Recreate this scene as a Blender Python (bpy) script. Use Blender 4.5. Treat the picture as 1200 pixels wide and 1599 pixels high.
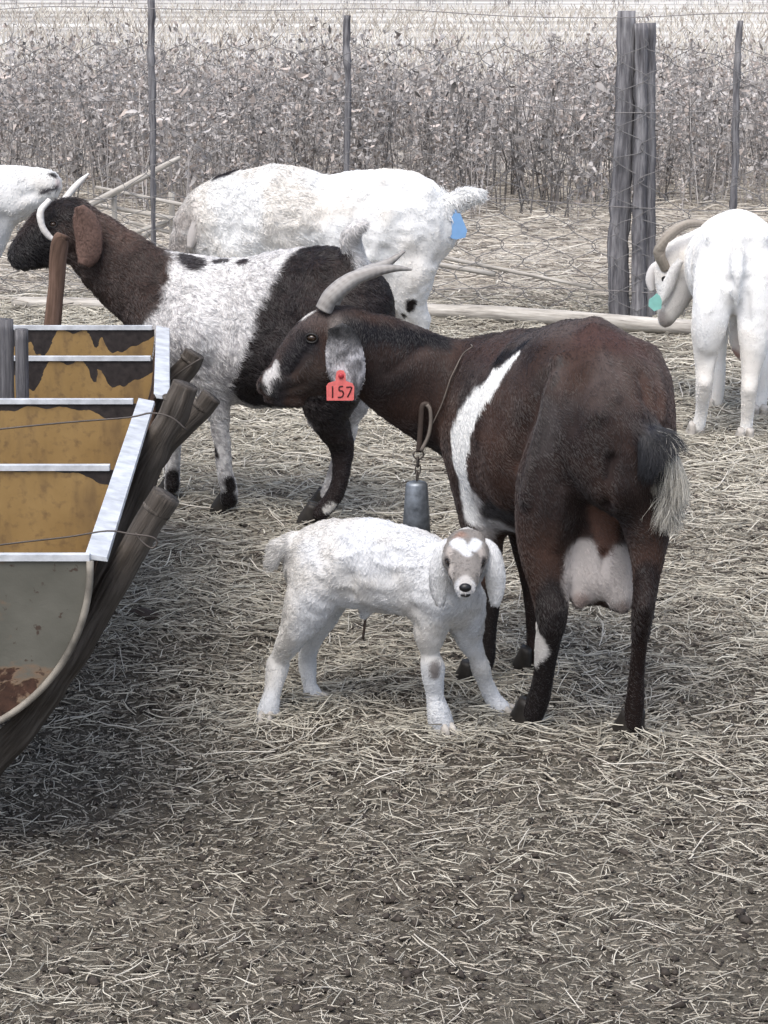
import bpy, math, random
import numpy as np
from mathutils import Vector
from mathutils.bvhtree import BVHTree

for o in list(bpy.data.objects):
    bpy.data.objects.remove(o, do_unlink=True)
SC = bpy.context.scene
COL = SC.collection
random.seed(7)
RNG = np.random.default_rng(7)

# ------------------------------------------------------------------ camera, world, sun, exposure
FPX, CX, CY, CAMH = 3200.0, 600.0, 799.5, 1.30
PITCH = math.atan2(859.5, FPX)
cam_data = bpy.data.cameras.new('camera')
cam_data.sensor_fit = 'VERTICAL'
cam_data.sensor_height = 24.0
cam_data.lens = 24.0 * FPX / 1599.0
cam_data.clip_start = 0.05
cam_data.clip_end = 2000.0
cam = bpy.data.objects.new('camera', cam_data)
COL.objects.link(cam)
cam.location = (0, 0, CAMH)
cam.rotation_euler = (math.pi / 2 - PITCH, 0, 0)
SC.camera = cam

SUN_EL, SUN_AZ = math.radians(62), math.radians(205)   # azimuth measured clockwise from +Y
world = bpy.data.worlds.new('World')
SC.world = world
world.use_nodes = True
wn = world.node_tree
wn.nodes.clear()
sky = wn.nodes.new('ShaderNodeTexSky')
sky.sky_type = 'NISHITA'
sky.sun_disc = False
sky.sun_elevation = SUN_EL
sky.sun_rotation = SUN_AZ
sky.air_density = 1.0
sky.dust_density = 4.0
sky.ozone_density = 1.0
hsv = wn.nodes.new('ShaderNodeHueSaturation')
hsv.inputs["Saturation"].default_value = 0.85
bg = wn.nodes.new('ShaderNodeBackground')
bg.inputs['Strength'].default_value = 0.15
wo = wn.nodes.new('ShaderNodeOutputWorld')
wn.links.new(sky.outputs['Color'], hsv.inputs['Color'])
wn.links.new(hsv.outputs['Color'], bg.inputs['Color'])
wn.links.new(bg.outputs['Background'], wo.inputs['Surface'])

sun_d = bpy.data.lights.new('sun', 'SUN')
sun_d.energy = 1.15
sun_d.angle = math.radians(42)
sun_d.color = (0.985, 1.0, 0.975)
sun = bpy.data.objects.new('sun', sun_d)
COL.objects.link(sun)
sdir = Vector((math.sin(SUN_AZ) * math.cos(SUN_EL), math.cos(SUN_AZ) * math.cos(SUN_EL), math.sin(SUN_EL)))
sun.rotation_euler = sdir.to_track_quat('Z', 'Y').to_euler()
sun.location = (0, 0, 20)

SC.view_settings.view_transform = 'Standard'
SC.view_settings.look = 'None'
SC.view_settings.gamma = 1.0
SC.view_settings.use_curve_mapping = False
SC.view_settings.exposure = 0.72
SC.render.engine = 'CYCLES'
SC.cycles.max_bounces = 6
SC.cycles.volume_bounces = 1

# ------------------------------------------------------------------ geometry helpers
FWD = np.array([0, math.cos(PITCH), -math.sin(PITCH)])
UPV = np.array([0, math.sin(PITCH), math.cos(PITCH)])
CAMP = np.array([0, 0, CAMH])


def ray(px, py):
    return FWD + (px - CX) / FPX * np.array([1.0, 0, 0]) + (CY - py) / FPX * UPV


def W(px, py, Y):
    d = ray(px, py)
    return CAMP + d * (Y / d[1])


def G(px, py, z=0.0):
    d = ray(px, py)
    return CAMP + d * ((z - CAMH) / d[2])


def S(P):                      # metres per measured unit at a point
    return float((np.asarray(P) - CAMP) @ FWD) / FPX


def hash3(ix, iy, iz, seed):
    h = ix * 374761393 + iy * 668265263 + iz * 1440662683 + seed * 982451653
    h = (h ^ (h >> 13)) * 1274126177
    h = h & 0x7fffffff
    h = (h ^ (h >> 15)) * 2246822519
    h = h & 0x7fffffff
    return ((h ^ (h >> 12)) & 0xffff) / 65535.0


def vnoise(P, f, seed=0):
    q = np.asarray(P, dtype=np.float64) * f + 100.0
    i = np.floor(q).astype(np.int64)
    u = q - i
    u = u * u * (3 - 2 * u)
    r = 0
    for dx in (0, 1):
        wx = u[:, 0] if dx else 1 - u[:, 0]
        for dy in (0, 1):
            wy = u[:, 1] if dy else 1 - u[:, 1]
            for dz in (0, 1):
                wz = u[:, 2] if dz else 1 - u[:, 2]
                r = r + wx * wy * wz * hash3(i[:, 0] + dx, i[:, 1] + dy, i[:, 2] + dz, seed)
    return r


def fbm(P, f, seed=0, octs=3):
    return sum(vnoise(P, f * 2 ** k, seed + k * 11) * 0.5 ** k for k in range(octs)) / sum(0.5 ** k for k in range(octs))


def sstep(a, b, x):
    t = np.clip((x - a) / (b - a), 0, 1)
    return t * t * (3 - 2 * t)


def mesh_np(name, V, F, smooth=True):
    """F: array (n,k) or list of arrays with different k"""
    me = bpy.data.meshes.new(name)
    V = np.asarray(V, dtype=np.float32)
    Fs = F if isinstance(F, list) else [F]
    Fs = [np.asarray(f, dtype=np.int32) for f in Fs if len(f)]
    nl = sum(f.size for f in Fs)
    npl = sum(len(f) for f in Fs)
    me.vertices.add(len(V))
    me.vertices.foreach_set('co', V.ravel())
    me.loops.add(nl)
    me.loops.foreach_set('vertex_index', np.concatenate([f.ravel() for f in Fs]))
    me.polygons.add(npl)
    sizes = np.concatenate([np.full(len(f), f.shape[1], dtype=np.int32) for f in Fs])
    me.polygons.foreach_set('loop_start', np.concatenate([[0], np.cumsum(sizes)[:-1]]).astype(np.int32))
    me.polygons.foreach_set('loop_total', sizes)
    me.update(calc_edges=True)
    me.polygons.foreach_set('use_smooth', np.full(npl, smooth, dtype=bool))
    me.validate()
    return me


def set_attr(data, name, typ, dom, arr):
    a = data.attributes.new(name, typ, dom)
    key = {'FLOAT_COLOR': 'color', 'FLOAT_VECTOR': 'vector', 'FLOAT': 'value'}[typ]
    arr = np.asarray(arr, dtype=np.float32)
    if typ == 'FLOAT_COLOR' and arr.shape[1] == 3:
        arr = np.concatenate([arr, np.ones((len(arr), 1), dtype=np.float32)], 1)
    a.data.foreach_set(key, arr.ravel())


def tag(o, label=None, cat=None, group=None, kind=None):
    if label: o['label'] = label
    if cat: o['category'] = cat
    if group: o['group'] = group
    if kind: o['kind'] = kind
    return o


def empty(name, loc):
    o = bpy.data.objects.new(name, None)
    o.location = tuple(float(v) for v in loc)
    o.empty_display_size = 0.1
    COL.objects.link(o)
    return o


def origin(o):
    v = np.zeros(3)
    while o is not None:
        v = v + np.array(o.location)
        o = o.parent
    return v


def link(name, data, material, parent=None):
    o = bpy.data.objects.new(name, data)
    COL.objects.link(o)
    if material is not None:
        data.materials.append(material)
    if parent is not None:
        o.parent = parent
    return o


def obj(name, V, F, material, parent=None, smooth=True, attrs=(), at=None):
    """world-space vertices -> object parented under parent (or placed at 'at')"""
    V = np.asarray(V, dtype=np.float64)
    off = origin(parent) if parent is not None else (np.asarray(at, dtype=float) if at is not None else np.zeros(3))
    me = mesh_np(name, V - off, F, smooth)
    for (n, t, d, a) in attrs:
        set_attr(me, n, t, d, a)
    o = link(name, me, material, parent)
    if parent is None and at is not None:
        o.location = tuple(float(v) for v in at)
    return o


def spline(P, R, m=None, step=None):
    """Catmull-Rom through P (n,3) with radii R (n,k)"""
    P = np.asarray(P, float); R = np.asarray(R, float)
    n = len(P)
    A = np.concatenate([P, R], 1)
    A0 = np.vstack([2 * A[0] - A[1], A, 2 * A[-1] - A[-2]])
    out = []
    for i in range(n - 1):
        a, b, c, d = A0[i], A0[i + 1], A0[i + 2], A0[i + 3]
        L = np.linalg.norm(P[i + 1] - P[i])
        k = m if m else max(2, int(math.ceil(L / (step * max(1e-4, min(R[i].min(), R[i + 1].min()))))))
        t = np.linspace(0, 1, k, endpoint=False)[:, None]
        out.append(0.5 * (2 * b + (c - a) * t + (2 * a - 5 * b + 4 * c - d) * t ** 2 + (3 * b - a - 3 * c + d) * t ** 3))
    out.append(A[-1][None])
    A = np.vstack(out)
    mn = R.min(0)
    return A[:, :3], np.maximum(A[:, 3:], mn * 0.9)


def frames(P, ref):
    T = np.gradient(P, axis=0)
    T /= np.linalg.norm(T, axis=1)[:, None] + 1e-12
    ref = np.asarray(ref, float)
    Hh = ref[None] - (T @ ref)[:, None] * T
    ln = np.linalg.norm(Hh, axis=1)
    alt = np.array([0.31, 0.9, 0.2])
    Ha = alt[None] - (T @ alt)[:, None] * T
    Hh = np.where(ln[:, None] < 0.15, Ha, Hh)
    Hh /= np.linalg.norm(Hh, axis=1)[:, None] + 1e-12
    Wd = np.cross(T, Hh)
    return T, Wd, Hh


def loft(P, rw, rh=None, ref=(0, 0, 1), seg=12, m=4, rough=0.0, roughf=20, seed=0, cap=True):
    rh = rw if rh is None else rh
    R = np.stack([np.asarray(rw, float), np.asarray(rh, float)], 1)
    Q, R = spline(P, R, m=m)
    T, Wd, Hh = frames(Q, ref)
    a = np.arange(seg) / seg * 2 * math.pi
    n = len(Q)
    V = Q[:, None] + Wd[:, None] * (np.cos(a)[None, :, None] * R[:, 0][:, None, None]) + Hh[:, None] * (np.sin(a)[None, :, None] * R[:, 1][:, None, None])
    D = V - Q[:, None]
    along = np.concatenate([[0], np.cumsum(np.linalg.norm(np.diff(Q, axis=0), axis=1))])
    grain = np.stack([np.cos(a)[None] * R.mean(1)[:, None], np.sin(a)[None] * R.mean(1)[:, None], np.repeat(along[:, None], seg, 1) * 0.08], 2)
    V = V.reshape(-1, 3)
    if rough:
        f = 1 + rough * (vnoise(V, roughf, seed) * 2 - 1)
        V = np.repeat(Q, seg, 0) + D.reshape(-1, 3) * f[:, None]
    idx = np.arange(n * seg).reshape(n, seg)
    F = np.stack([idx[:-1], np.roll(idx, -1, 1)[:-1], np.roll(idx, -1, 1)[1:], idx[1:]], 2).reshape(-1, 4)
    grain = grain.reshape(-1, 3)
    tris = np.zeros((0, 3), int)
    if cap:
        V = np.vstack([V, Q[0], Q[-1]])
        grain = np.vstack([grain, [0, 0, 0], [0, 0, along[-1] * 0.08]])
        c0, c1 = n * seg, n * seg + 1
        k = np.arange(seg)
        tris = np.concatenate([np.stack([np.full(seg, c0), (k + 1) % seg, k], 1),
                               np.stack([np.full(seg, c1), idx[-1][k], idx[-1][(k + 1) % seg]], 1)])
    return V, [F, tris], grain


def box(c, sx, sy, sz):
    c = np.asarray(c, float)
    V = np.array([[x, y, z] for x in (-.5, .5) for y in (-.5, .5) for z in (-.5, .5)]) * [sx, sy, sz] + c
    F = np.array([[0, 1, 3, 2], [4, 6, 7, 5], [0, 4, 5, 1], [2, 3, 7, 6], [0, 2, 6, 4], [1, 5, 7, 3]])
    return V, F


def ellipsoid(c, r, nu=14, nv=9):
    th = np.linspace(0, math.pi, nv)
    ph = np.arange(nu) / nu * 2 * math.pi
    V = np.stack([np.sin(th)[:, None] * np.cos(ph)[None], np.sin(th)[:, None] * np.sin(ph)[None], np.repeat(np.cos(th)[:, None], nu, 1)], 2).reshape(-1, 3)
    idx = np.arange(nv * nu).reshape(nv, nu)
    F = np.stack([idx[:-1], idx[1:], np.roll(idx, -1, 1)[1:], np.roll(idx, -1, 1)[:-1]], 2).reshape(-1, 4)
    return V * np.asarray(r) + np.asarray(c), F


def curves(name, pts, rad, col, material, parent=None, at=None):
    """pts (n,k,3) world, rad (n,k), col (n,3)"""
    n, k = pts.shape[:2]
    off = origin(parent) if parent is not None else (np.asarray(at) if at is not None else np.zeros(3))
    cd = bpy.data.hair_curves.new(name)
    cd.add_curves([k] * n)
    cd.attributes['position'].data.foreach_set('vector', (pts - off).astype(np.float32).ravel())
    if 'radius' not in cd.attributes:
        cd.attributes.new('radius', 'FLOAT', 'POINT')
    cd.attributes['radius'].data.foreach_set('value', rad.astype(np.float32).ravel())
    set_attr(cd, 'col', 'FLOAT_COLOR', 'CURVE', col)
    o = link(name, cd, material, parent)
    if parent is None and at is not None:
        o.location = tuple(at)
    return o


# ------------------------------------------------------------------ materials
class NT:
    def __init__(self, name):
        self.m = bpy.data.materials.new(name)
        self.m.use_nodes = True
        self.t = self.m.node_tree
        self.t.nodes.clear()
        self.out = self.n('ShaderNodeOutputMaterial')
        self.b = self.n('ShaderNodeBsdfPrincipled')
        self.l(self.b.outputs[0], self.out.inputs[0])

    def n(self, t, **kw):
        nd = self.t.nodes.new(t)
        for k, v in kw.items():
            setattr(nd, k, v)
        return nd

    def l(self, a, b):
        self.t.links.new(a, b)

    def val(self, sock, v):
        if hasattr(v, 'is_linked') or hasattr(v, 'links'):
            self.l(v, sock)
        else:
            sock.default_value = v

    def set(self, **kw):
        for k, v in kw.items():
            k = {'rough': 'Roughness', 'metal': 'Metallic', 'color': 'Base Color', 'spec': 'Specular IOR Level', 'sheen': 'Sheen Weight'}[k]
            self.val(self.b.inputs[k], (*v, 1) if isinstance(v, tuple) and len(v) == 3 else v)

    def attr(self, name, out='Color'):
        a = self.n('ShaderNodeAttribute', attribute_name=name)
        return a.outputs[out]

    def coord(self):
        return self.n('ShaderNodeTexCoord').outputs['Object']

    def mapping(self, v, scale):
        m = self.n('ShaderNodeMapping')
        self.l(v, m.inputs['Vector'])
        m.inputs['Scale'].default_value = scale
        return m.outputs[0]

    def noise(self, v, scale, detail=3, rough=0.55, dist=0.0):
        n = self.n('ShaderNodeTexNoise')
        self.l(v, n.inputs['Vector'])
        n.inputs['Scale'].default_value = scale
        n.inputs['Detail'].default_value = detail
        n.inputs['Roughness'].default_value = rough
        n.inputs['Distortion'].default_value = dist
        return n.outputs[0]

    def ramp(self, v, stops):
        r = self.n('ShaderNodeValToRGB')
        self.l(v, r.inputs[0])
        e = r.color_ramp.elements
        while len(e) < len(stops):
            e.new(0.5)
        for el, (p, c) in zip(e, stops):
            el.position = p
            el.color = (*c, 1) if isinstance(c, tuple) else (c, c, c, 1)
        return r.outputs[0]

    def mix(self, f, a, b, mode='MIX'):
        m = self.n('ShaderNodeMix', data_type='RGBA', blend_type=mode)
        self.val(m.inputs[0], f)
        for s, v in ((m.inputs[6], a), (m.inputs[7], b)):
            self.val(s, (*v, 1) if isinstance(v, tuple) and len(v) == 3 else v)
        return m.outputs[2]

    def math(self, op, a, b=0.0, c=None):
        m = self.n('ShaderNodeMath', operation=op)
        self.val(m.inputs[0], a)
        self.val(m.inputs[1], b)
        if c is not None:
            self.val(m.inputs[2], c)
        return m.outputs[0]

    def sep(self, v):
        s = self.n('ShaderNodeSeparateXYZ')
        self.l(v, s.inputs[0])
        return s.outputs

    def bump(self, h, strength=0.5, dist=0.005):
        b = self.n('ShaderNodeBump')
        b.inputs['Strength'].default_value = strength
        b.inputs['Distance'].default_value = dist
        self.l(h, b.inputs['Height'])
        self.l(b.outputs[0], self.b.inputs['Normal'])


def m_attr(name, rough=0.6, spec=0.3, bumpf=None, bumpd=0.002, sheen=0.0):
    t = NT(name)
    t.set(color=t.attr('col'), rough=rough, spec=spec, sheen=sheen)
    if bumpf:
        t.bump(t.noise(t.coord(), bumpf, 4), 0.6, bumpd)
    return t.m


M_SKIN = m_attr('goat_hide', 0.75, 0.15, 160, 0.002)
M_COAT = m_attr('goat_hair', 0.42, 0.5)
M_COATL = m_attr('pale_goat_hair', 0.8, 0.1)
M_STRAW = m_attr('straw', 0.7, 0.25)
M_WEED = m_attr('dry_weed', 0.85, 0.1)


def m_wood(name, dark, light, bump=0.006, freq=90):
    t = NT(name)
    g = t.attr('grain', 'Vector')
    n1 = t.noise(g, freq, 5, 0.65)
    n2 = t.noise(g, freq * 0.25, 3)
    c = t.ramp(n1, [(0.28, tuple(v * 0.35 for v in dark)), (0.45, dark), (0.7, light)])
    c = t.mix(t.ramp(n2, [(0.35, 0.0), (0.65, 0.55)]), c, tuple(v * 0.6 for v in dark))
    t.set(color=c, rough=0.85, spec=0.15)
    t.bump(n1, 0.9, bump)
    return t.m


M_POST = m_wood('grey_post_wood', (0.16, 0.155, 0.165), (0.44, 0.43, 0.44), 0.012, 70)
M_POLE = m_wood('brown_pole_wood', (0.080, 0.068, 0.058), (0.215, 0.19, 0.168), 0.010, 75)
M_CUT = m_wood('cut_wood', (0.25, 0.21, 0.17), (0.42, 0.37, 0.31), 0.002)
M_PALE = m_wood('bleached_wood', (0.42, 0.39, 0.35), (0.7, 0.67, 0.62), 0.003)
M_RED = m_wood('reddish_wood', (0.12, 0.075, 0.055), (0.25, 0.16, 0.125), 0.003)
M_BARK = m_wood('grey_bark', (0.12, 0.11, 0.10), (0.28, 0.26, 0.25))


def m_plain(name, color, rough=0.5, metal=0.0, spec=0.4, var=0.25, f=40, bump=0.0):
    t = NT(name)
    n = t.noise(t.coord(), f, 4)
    c = t.mix(t.ramp(n, [(0.3, 0.0), (0.75, 1.0)]), tuple(v * (1 - var) for v in color), tuple(min(1, v * (1 + var)) for v in color))
    t.set(color=c, rough=rough, metal=metal, spec=spec)
    if bump:
        t.bump(n, 0.5, bump)
    return t.m


M_HOOF = m_plain('hoof_horn', (0.025, 0.021, 0.018), 0.55, var=0.5)
M_HOOFL = m_plain('pale_hoof', (0.44, 0.41, 0.375), 0.6, var=0.3)
M_EYE = m_plain('eye_brown', (0.03, 0.016, 0.008), 0.08, spec=0.6)
M_LID = m_plain('eye_rim', (0.012, 0.01, 0.01), 0.5)
M_NOSE = m_plain('nose_black', (0.012, 0.011, 0.012), 0.35)
M_BELL = m_plain('bell_steel', (0.19, 0.21, 0.235), 0.45, 0.5, var=0.55, f=45, bump=0.002)
M_WIRE = m_plain('galvanised_wire', (0.22, 0.21, 0.21), 0.5, 0.5)
M_DARKWIRE = m_plain('rusty_wire', (0.10, 0.085, 0.075), 0.6, 0.4)
M_CORD = m_plain('cord', (0.17, 0.145, 0.125), 0.8)
M_LEATHER = m_plain('leather', (0.05, 0.035, 0.028), 0.7)
M_TAG = m_plain('red_tag_plastic', (0.70, 0.155, 0.145), 0.5, var=0.16, f=120)
M_TAGSTUD = m_plain('red_stud_plastic', (0.35, 0.03, 0.04), 0.4, var=0.06)
M_BLUE = m_plain('blue_tag_plastic', (0.20, 0.37, 0.63), 0.4, var=0.08)
M_TEAL = m_plain('teal_tag_plastic', (0.25, 0.55, 0.50), 0.45, var=0.1)
M_INK = m_plain('tag_ink', (0.05, 0.008, 0.01), 0.5)
M_WHITEMETAL = m_plain('white_enamel_edge', (0.55, 0.57, 0.60), 0.45, var=0.28, f=35, bump=0.002)


def m_horn(name, dark, light):
    t = NT(name)
    g = t.attr('grain', 'Vector')
    z = t.sep(g)[2]
    n = t.noise(g, 40, 3)
    rings = t.math('MULTIPLY', t.math('SINE', t.math('ADD', t.math('MULTIPLY', z, 6500.0), t.math('MULTIPLY', n, 9.0))), t.ramp(t.noise(g, 90, 2), [(0.35, 0.1), (0.7, 0.9)]))
    r01 = t.math('MULTIPLY_ADD', rings, 0.5, 0.5)
    c = t.mix(t.math('MULTIPLY', r01, 0.6), dark, light)
    c = t.mix(t.ramp(t.noise(g, 120, 5), [(0.35, 0.0), (0.7, 0.8)]), c, light)
    t.set(color=c, rough=0.55, spec=0.3)
    t.bump(r01, 0.3, 0.0015)
    return t.m


M_HORN = m_horn('goat_horn', (0.17, 0.155, 0.145), (0.40, 0.38, 0.36))
M_HORNW = m_horn('white_goat_horn', (0.5, 0.47, 0.44), (0.7, 0.68, 0.65))
M_HORNB = m_horn('brown_goat_horn', (0.20, 0.17, 0.14), (0.38, 0.34, 0.29))

# ------------------------------------------------------------------ ground
def gz(x, y):
    P = np.stack([np.asarray(x, float), np.asarray(y, float), np.zeros_like(np.asarray(x, float))], 1)
    near = 1 - sstep(8.0, 14.0, P[:, 1])
    return (0.020 * (vnoise(P, 2.3, 3) - 0.5) + 0.014 * (vnoise(P, 9, 4) - 0.5) + 0.010 * (vnoise(P, 28, 5) - 0.5)) * near - 0.004


xs = np.concatenate([[-400, -150, -60, -25, -12, -7, -5], np.arange(-3.6, 3.61, 0.04), [5, 7, 12, 25, 60, 150, 400]])
ys = np.concatenate([[-300, -80, -20, -6, -2, 0, 1.0], np.arange(1.6, 8.6, 0.03), np.arange(8.7, 14, 0.25), np.arange(14, 40, 2), [45, 60, 90, 150, 300, 700]])
gx, gy = np.meshgrid(xs, ys)
gV = np.stack([gx.ravel(), gy.ravel(), gz(gx.ravel(), gy.ravel())], 1)
far = sstep(75, 400, gV[:, 1])
gV[:, 2] += far * 0.0
ni, nj = gx.shape
idx = np.arange(ni * nj).reshape(ni, nj)
gF = np.stack([idx[:-1, :-1], idx[:-1, 1:], idx[1:, 1:], idx[1:, :-1]], 2).reshape(-1, 4)
t = NT('ground_soil')
oc = t.coord()
sx = t.sep(oc)
n_big = t.noise(oc, 1.4, 4, 0.6, 0.4)
n_mid = t.noise(oc, 16, 5, 0.65, 0.5)
n_fine = t.noise(oc, 90, 4, 0.7)
soil = t.ramp(n_mid, [(0.30, (0.032, 0.029, 0.023)), (0.5, (0.088, 0.079, 0.064)), (0.70, (0.19, 0.173, 0.142))])
soil = t.mix(t.ramp(n_fine, [(0.40, 0.0), (0.62, 0.75)]), soil, (0.175, 0.158, 0.13))
soil = t.mix(t.ramp(n_big, [(0.4, 0.0), (0.62, 0.45)]), soil, (0.100, 0.082, 0.064))
strawy = t.ramp(n_mid, [(0.3, (0.20, 0.182, 0.148)), (0.7, (0.40, 0.37, 0.31))])
fy = t.math('ADD', sx[1], t.math('MULTIPLY', n_big, 1.6))
fmix = t.n('ShaderNodeMapRange', interpolation_type='SMOOTHSTEP')
t.l(fy, fmix.inputs[0]); fmix.inputs[1].default_value = 4.2; fmix.inputs[2].default_value = 6.2
col = t.mix(fmix.outputs[0], soil, strawy)
verge = t.ramp(t.noise(t.mapping(oc, (0.7, 3.0, 1)), 5, 5, 0.65), [(0.3, (0.33, 0.295, 0.25)), (0.5, (0.52, 0.475, 0.42)), (0.75, (0.66, 0.625, 0.57))])
vm = t.n('ShaderNodeMapRange', interpolation_type='SMOOTHSTEP')
t.l(fy, vm.inputs[0]); vm.inputs[1].default_value = 8.3; vm.inputs[2].default_value = 9.0
col = t.mix(vm.outputs[0], col, verge)
stripe = t.noise(t.mapping(oc, (0.05, 0.35, 1)), 1.0, 4, 0.6)
field = t.ramp(stripe, [(0.36, (0.28, 0.26, 0.235)), (0.47, (0.45, 0.425, 0.39)), (0.6, (0.66, 0.64, 0.60))])
fm = t.n('ShaderNodeMapRange')
t.l(sx[1], fm.inputs[0]); fm.inputs[1].default_value = 22; fm.inputs[2].default_value = 30
col = t.mix(fm.outputs[0], col, field)
t.set(color=col, rough=0.95, spec=0.1)
t.bump(t.math('ADD', n_mid, t.math('MULTIPLY', n_fine, 0.5)), 0.9, 0.02)
ground = obj('ground', gV, gF, t.m)
tag(ground, 'dung and straw covered ground of the goat yard', kind='structure')


# ------------------------------------------------------------------ straw and litter
def straw_set(n, ylo, yhi, lmin, lmax, rmin, rmax, dens, palette, seed, zmax=0.02, k=5, spread=0.62):
    r = np.random.default_rng(seed)
    P = []
    tot = 0
    while tot < n:
        m = n * 2
        y = ylo + (yhi - ylo) * r.random(m)
        hw = 0.5 + y * spread * 0.4
        x = (r.random(m) * 2 - 1) * hw
        keep = r.random(m) < dens(x, y) * hw / (0.5 + yhi * spread * 0.4)
        p = np.stack([x, y], 1)[keep]
        P.append(p); tot += len(p)
    P = np.concatenate(P)[:n]
    x, y = P[:, 0], P[:, 1]
    P3 = np.stack([x, y, 0 * x], 1)
    ang = vnoise(P3, 1.6, seed + 5) * 5.0 + r.normal(0, 1.0, n)
    L = lmin + (lmax - lmin) * r.random(n) ** 2.2
    curv = r.normal(0, 0.28, n)
    s = np.linspace(-0.5, 0.5, k)
    kink = np.where(r.random(n) < 0.34, r.normal(0, 0.9, n), 0)
    a = ang[:, None] + curv[:, None] * s[None] + kink[:, None] * (s[None] > (r.random(n) - 0.5)[:, None] * 0.6)
    grow = np.clip(y / 3.4, 0.75, 1.9)
    L = L * grow
    dx = np.cos(a); dy = np.sin(a)
    step = L[:, None] / (k - 1)
    cx = np.concatenate([np.zeros((n, 1)), np.cumsum(dx[:, :-1] * step, 1)], 1)
    cy = np.concatenate([np.zeros((n, 1)), np.cumsum(dy[:, :-1] * step, 1)], 1)
    X = x[:, None] + cx - cx.mean(1)[:, None]
    Y = y[:, None] + cy - cy.mean(1)[:, None]
    z0 = gz(X.ravel(), Y.ravel()).reshape(n, k)
    tilt = r.normal(0, 0.12, n)
    lift = r.random(n) ** 2 * zmax
    Z = z0 + 0.002 + lift[:, None] + np.abs(tilt)[:, None] * (s[None] * np.sign(tilt)[:, None] + 0.5) * L[:, None] * 0.6
    R = ((rmin + (rmax - rmin) * r.random(n) ** 1.5) * grow)[:, None] * np.array([0.8] + [1.0] * (k - 2) + [0.6])[None]
    pal = np.asarray(palette)
    c = pal[r.integers(0, len(pal), n)] * (0.75 + 0.5 * r.random(n))[:, None]
    return np.stack([X, Y, Z], 2), R, np.clip(c, 0, 0.85)


def d_near(x, y):
    P = np.stack([x, y, 0 * x], 1)
    base = 0.44 + 0.56 * sstep(2.8, 4.0, y)
    return np.clip(base * (0.35 + 1.3 * sstep(0.35, 0.7, fbm(P, 1.7, 21))), 0, 1)


PAL = [(0.54, 0.505, 0.425), (0.43, 0.40, 0.335), (0.62, 0.585, 0.50), (0.32, 0.295, 0.245), (0.20, 0.185, 0.155), (0.48, 0.45, 0.38)]
PALD = [(0.38, 0.345, 0.285), (0.44, 0.40, 0.33), (0.32, 0.29, 0.24), (0.11, 0.092, 0.075), (0.17, 0.145, 0.118), (0.24, 0.21, 0.17), (0.065, 0.054, 0.045), (0.30, 0.27, 0.23)]
A1 = straw_set(105000, 2.1, 8.2, 0.016, 0.085, 0.0004, 0.0011, d_near, PAL, 31, 0.016)
A2 = straw_set(140000, 2.0, 8.2, 0.008, 0.040, 0.0006, 0.0014, lambda x, y: np.clip(1.1 - 0.08 * y, 0.2, 1), PALD, 32, 0.009, 4)
A2 = (np.concatenate([A2[0], A2[0][:, -1:]], 1), np.concatenate([A2[1], A2[1][:, -1:] * 0.5], 1), A2[2])
A3 = straw_set(1500, 2.1, 7.0, 0.07, 0.17, 0.0006, 0.0012, d_near, [(0.60, 0.56, 0.49), (0.52, 0.48, 0.415)], 33, 0.022)
A6 = straw_set(90000, 2.0, 4.6, 0.003, 0.014, 0.0005, 0.0014, lambda x, y: 1 + 0 * x, [(0.20, 0.18, 0.148), (0.29, 0.265, 0.22), (0.13, 0.115, 0.093), (0.40, 0.37, 0.31), (0.06, 0.053, 0.044)], 36, 0.006)
AS = (A1, A2, A3, A6)
straw = curves('straw', *[np.concatenate([a[i] for a in AS]) for i in range(3)], M_STRAW)
tag(straw, 'dry trampled straw and hay stalks littering the yard', kind='stuff')

# verge straw beyond the fence
A4 = straw_set(30000, 7.8, 13.0, 0.03, 0.15, 0.0006, 0.0013, lambda x, y: 0.8 + 0 * x,
               [(0.56, 0.51, 0.44), (0.44, 0.40, 0.34), (0.30, 0.27, 0.23), (0.64, 0.60, 0.53), (0.18, 0.16, 0.14)], 34, 0.05)
vs = curves('dry_grass', A4[0], A4[1], A4[2], M_STRAW)
tag(vs, 'bleached dead grass lying between fence and weeds', kind='stuff')

# dung pellets and clods
r = np.random.default_rng(5)
nb = 11000
yy = 2.1 + 5.0 * r.random(nb) ** 1.3
xx = (r.random(nb) * 2 - 1) * (0.5 + 0.25 * yy)
zz = gz(xx, yy)
ph = np.array([[0, 0, 1], [1, 0, 0], [0, 1, 0], [-1, 0, 0], [0, -1, 0], [0, 0, -1]], float)
pf = np.array([[0, 1, 2], [0, 2, 3], [0, 3, 4], [0, 4, 1], [5, 2, 1], [5, 3, 2], [5, 4, 3], [5, 1, 4]])
sz = 0.0025 + 0.0075 * r.random(nb) ** 3
th = r.random(nb) * 6.28
sc3 = np.stack([sz * (1 + 0.8 * r.random(nb)), sz, sz * 0.8], 1)
V = ph[None] * sc3[:, None]
V = np.stack([V[..., 0] * np.cos(th)[:, None] - V[..., 1] * np.sin(th)[:, None], V[..., 0] * np.sin(th)[:, None] + V[..., 1] * np.cos(th)[:, None], V[..., 2]], 2)
V += np.stack([xx, yy, zz + 0.003], 1)[:, None]
F = (pf[None] + (np.arange(nb) * 6)[:, None, None]).reshape(-1, 3)
dung = obj('dung_pellets', V.reshape(-1, 3), F, m_plain('dung', (0.045, 0.036, 0.029), 0.8, var=0.5), smooth=True)
tag(dung, 'small dark goat droppings and clods among the straw', kind='stuff')


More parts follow.
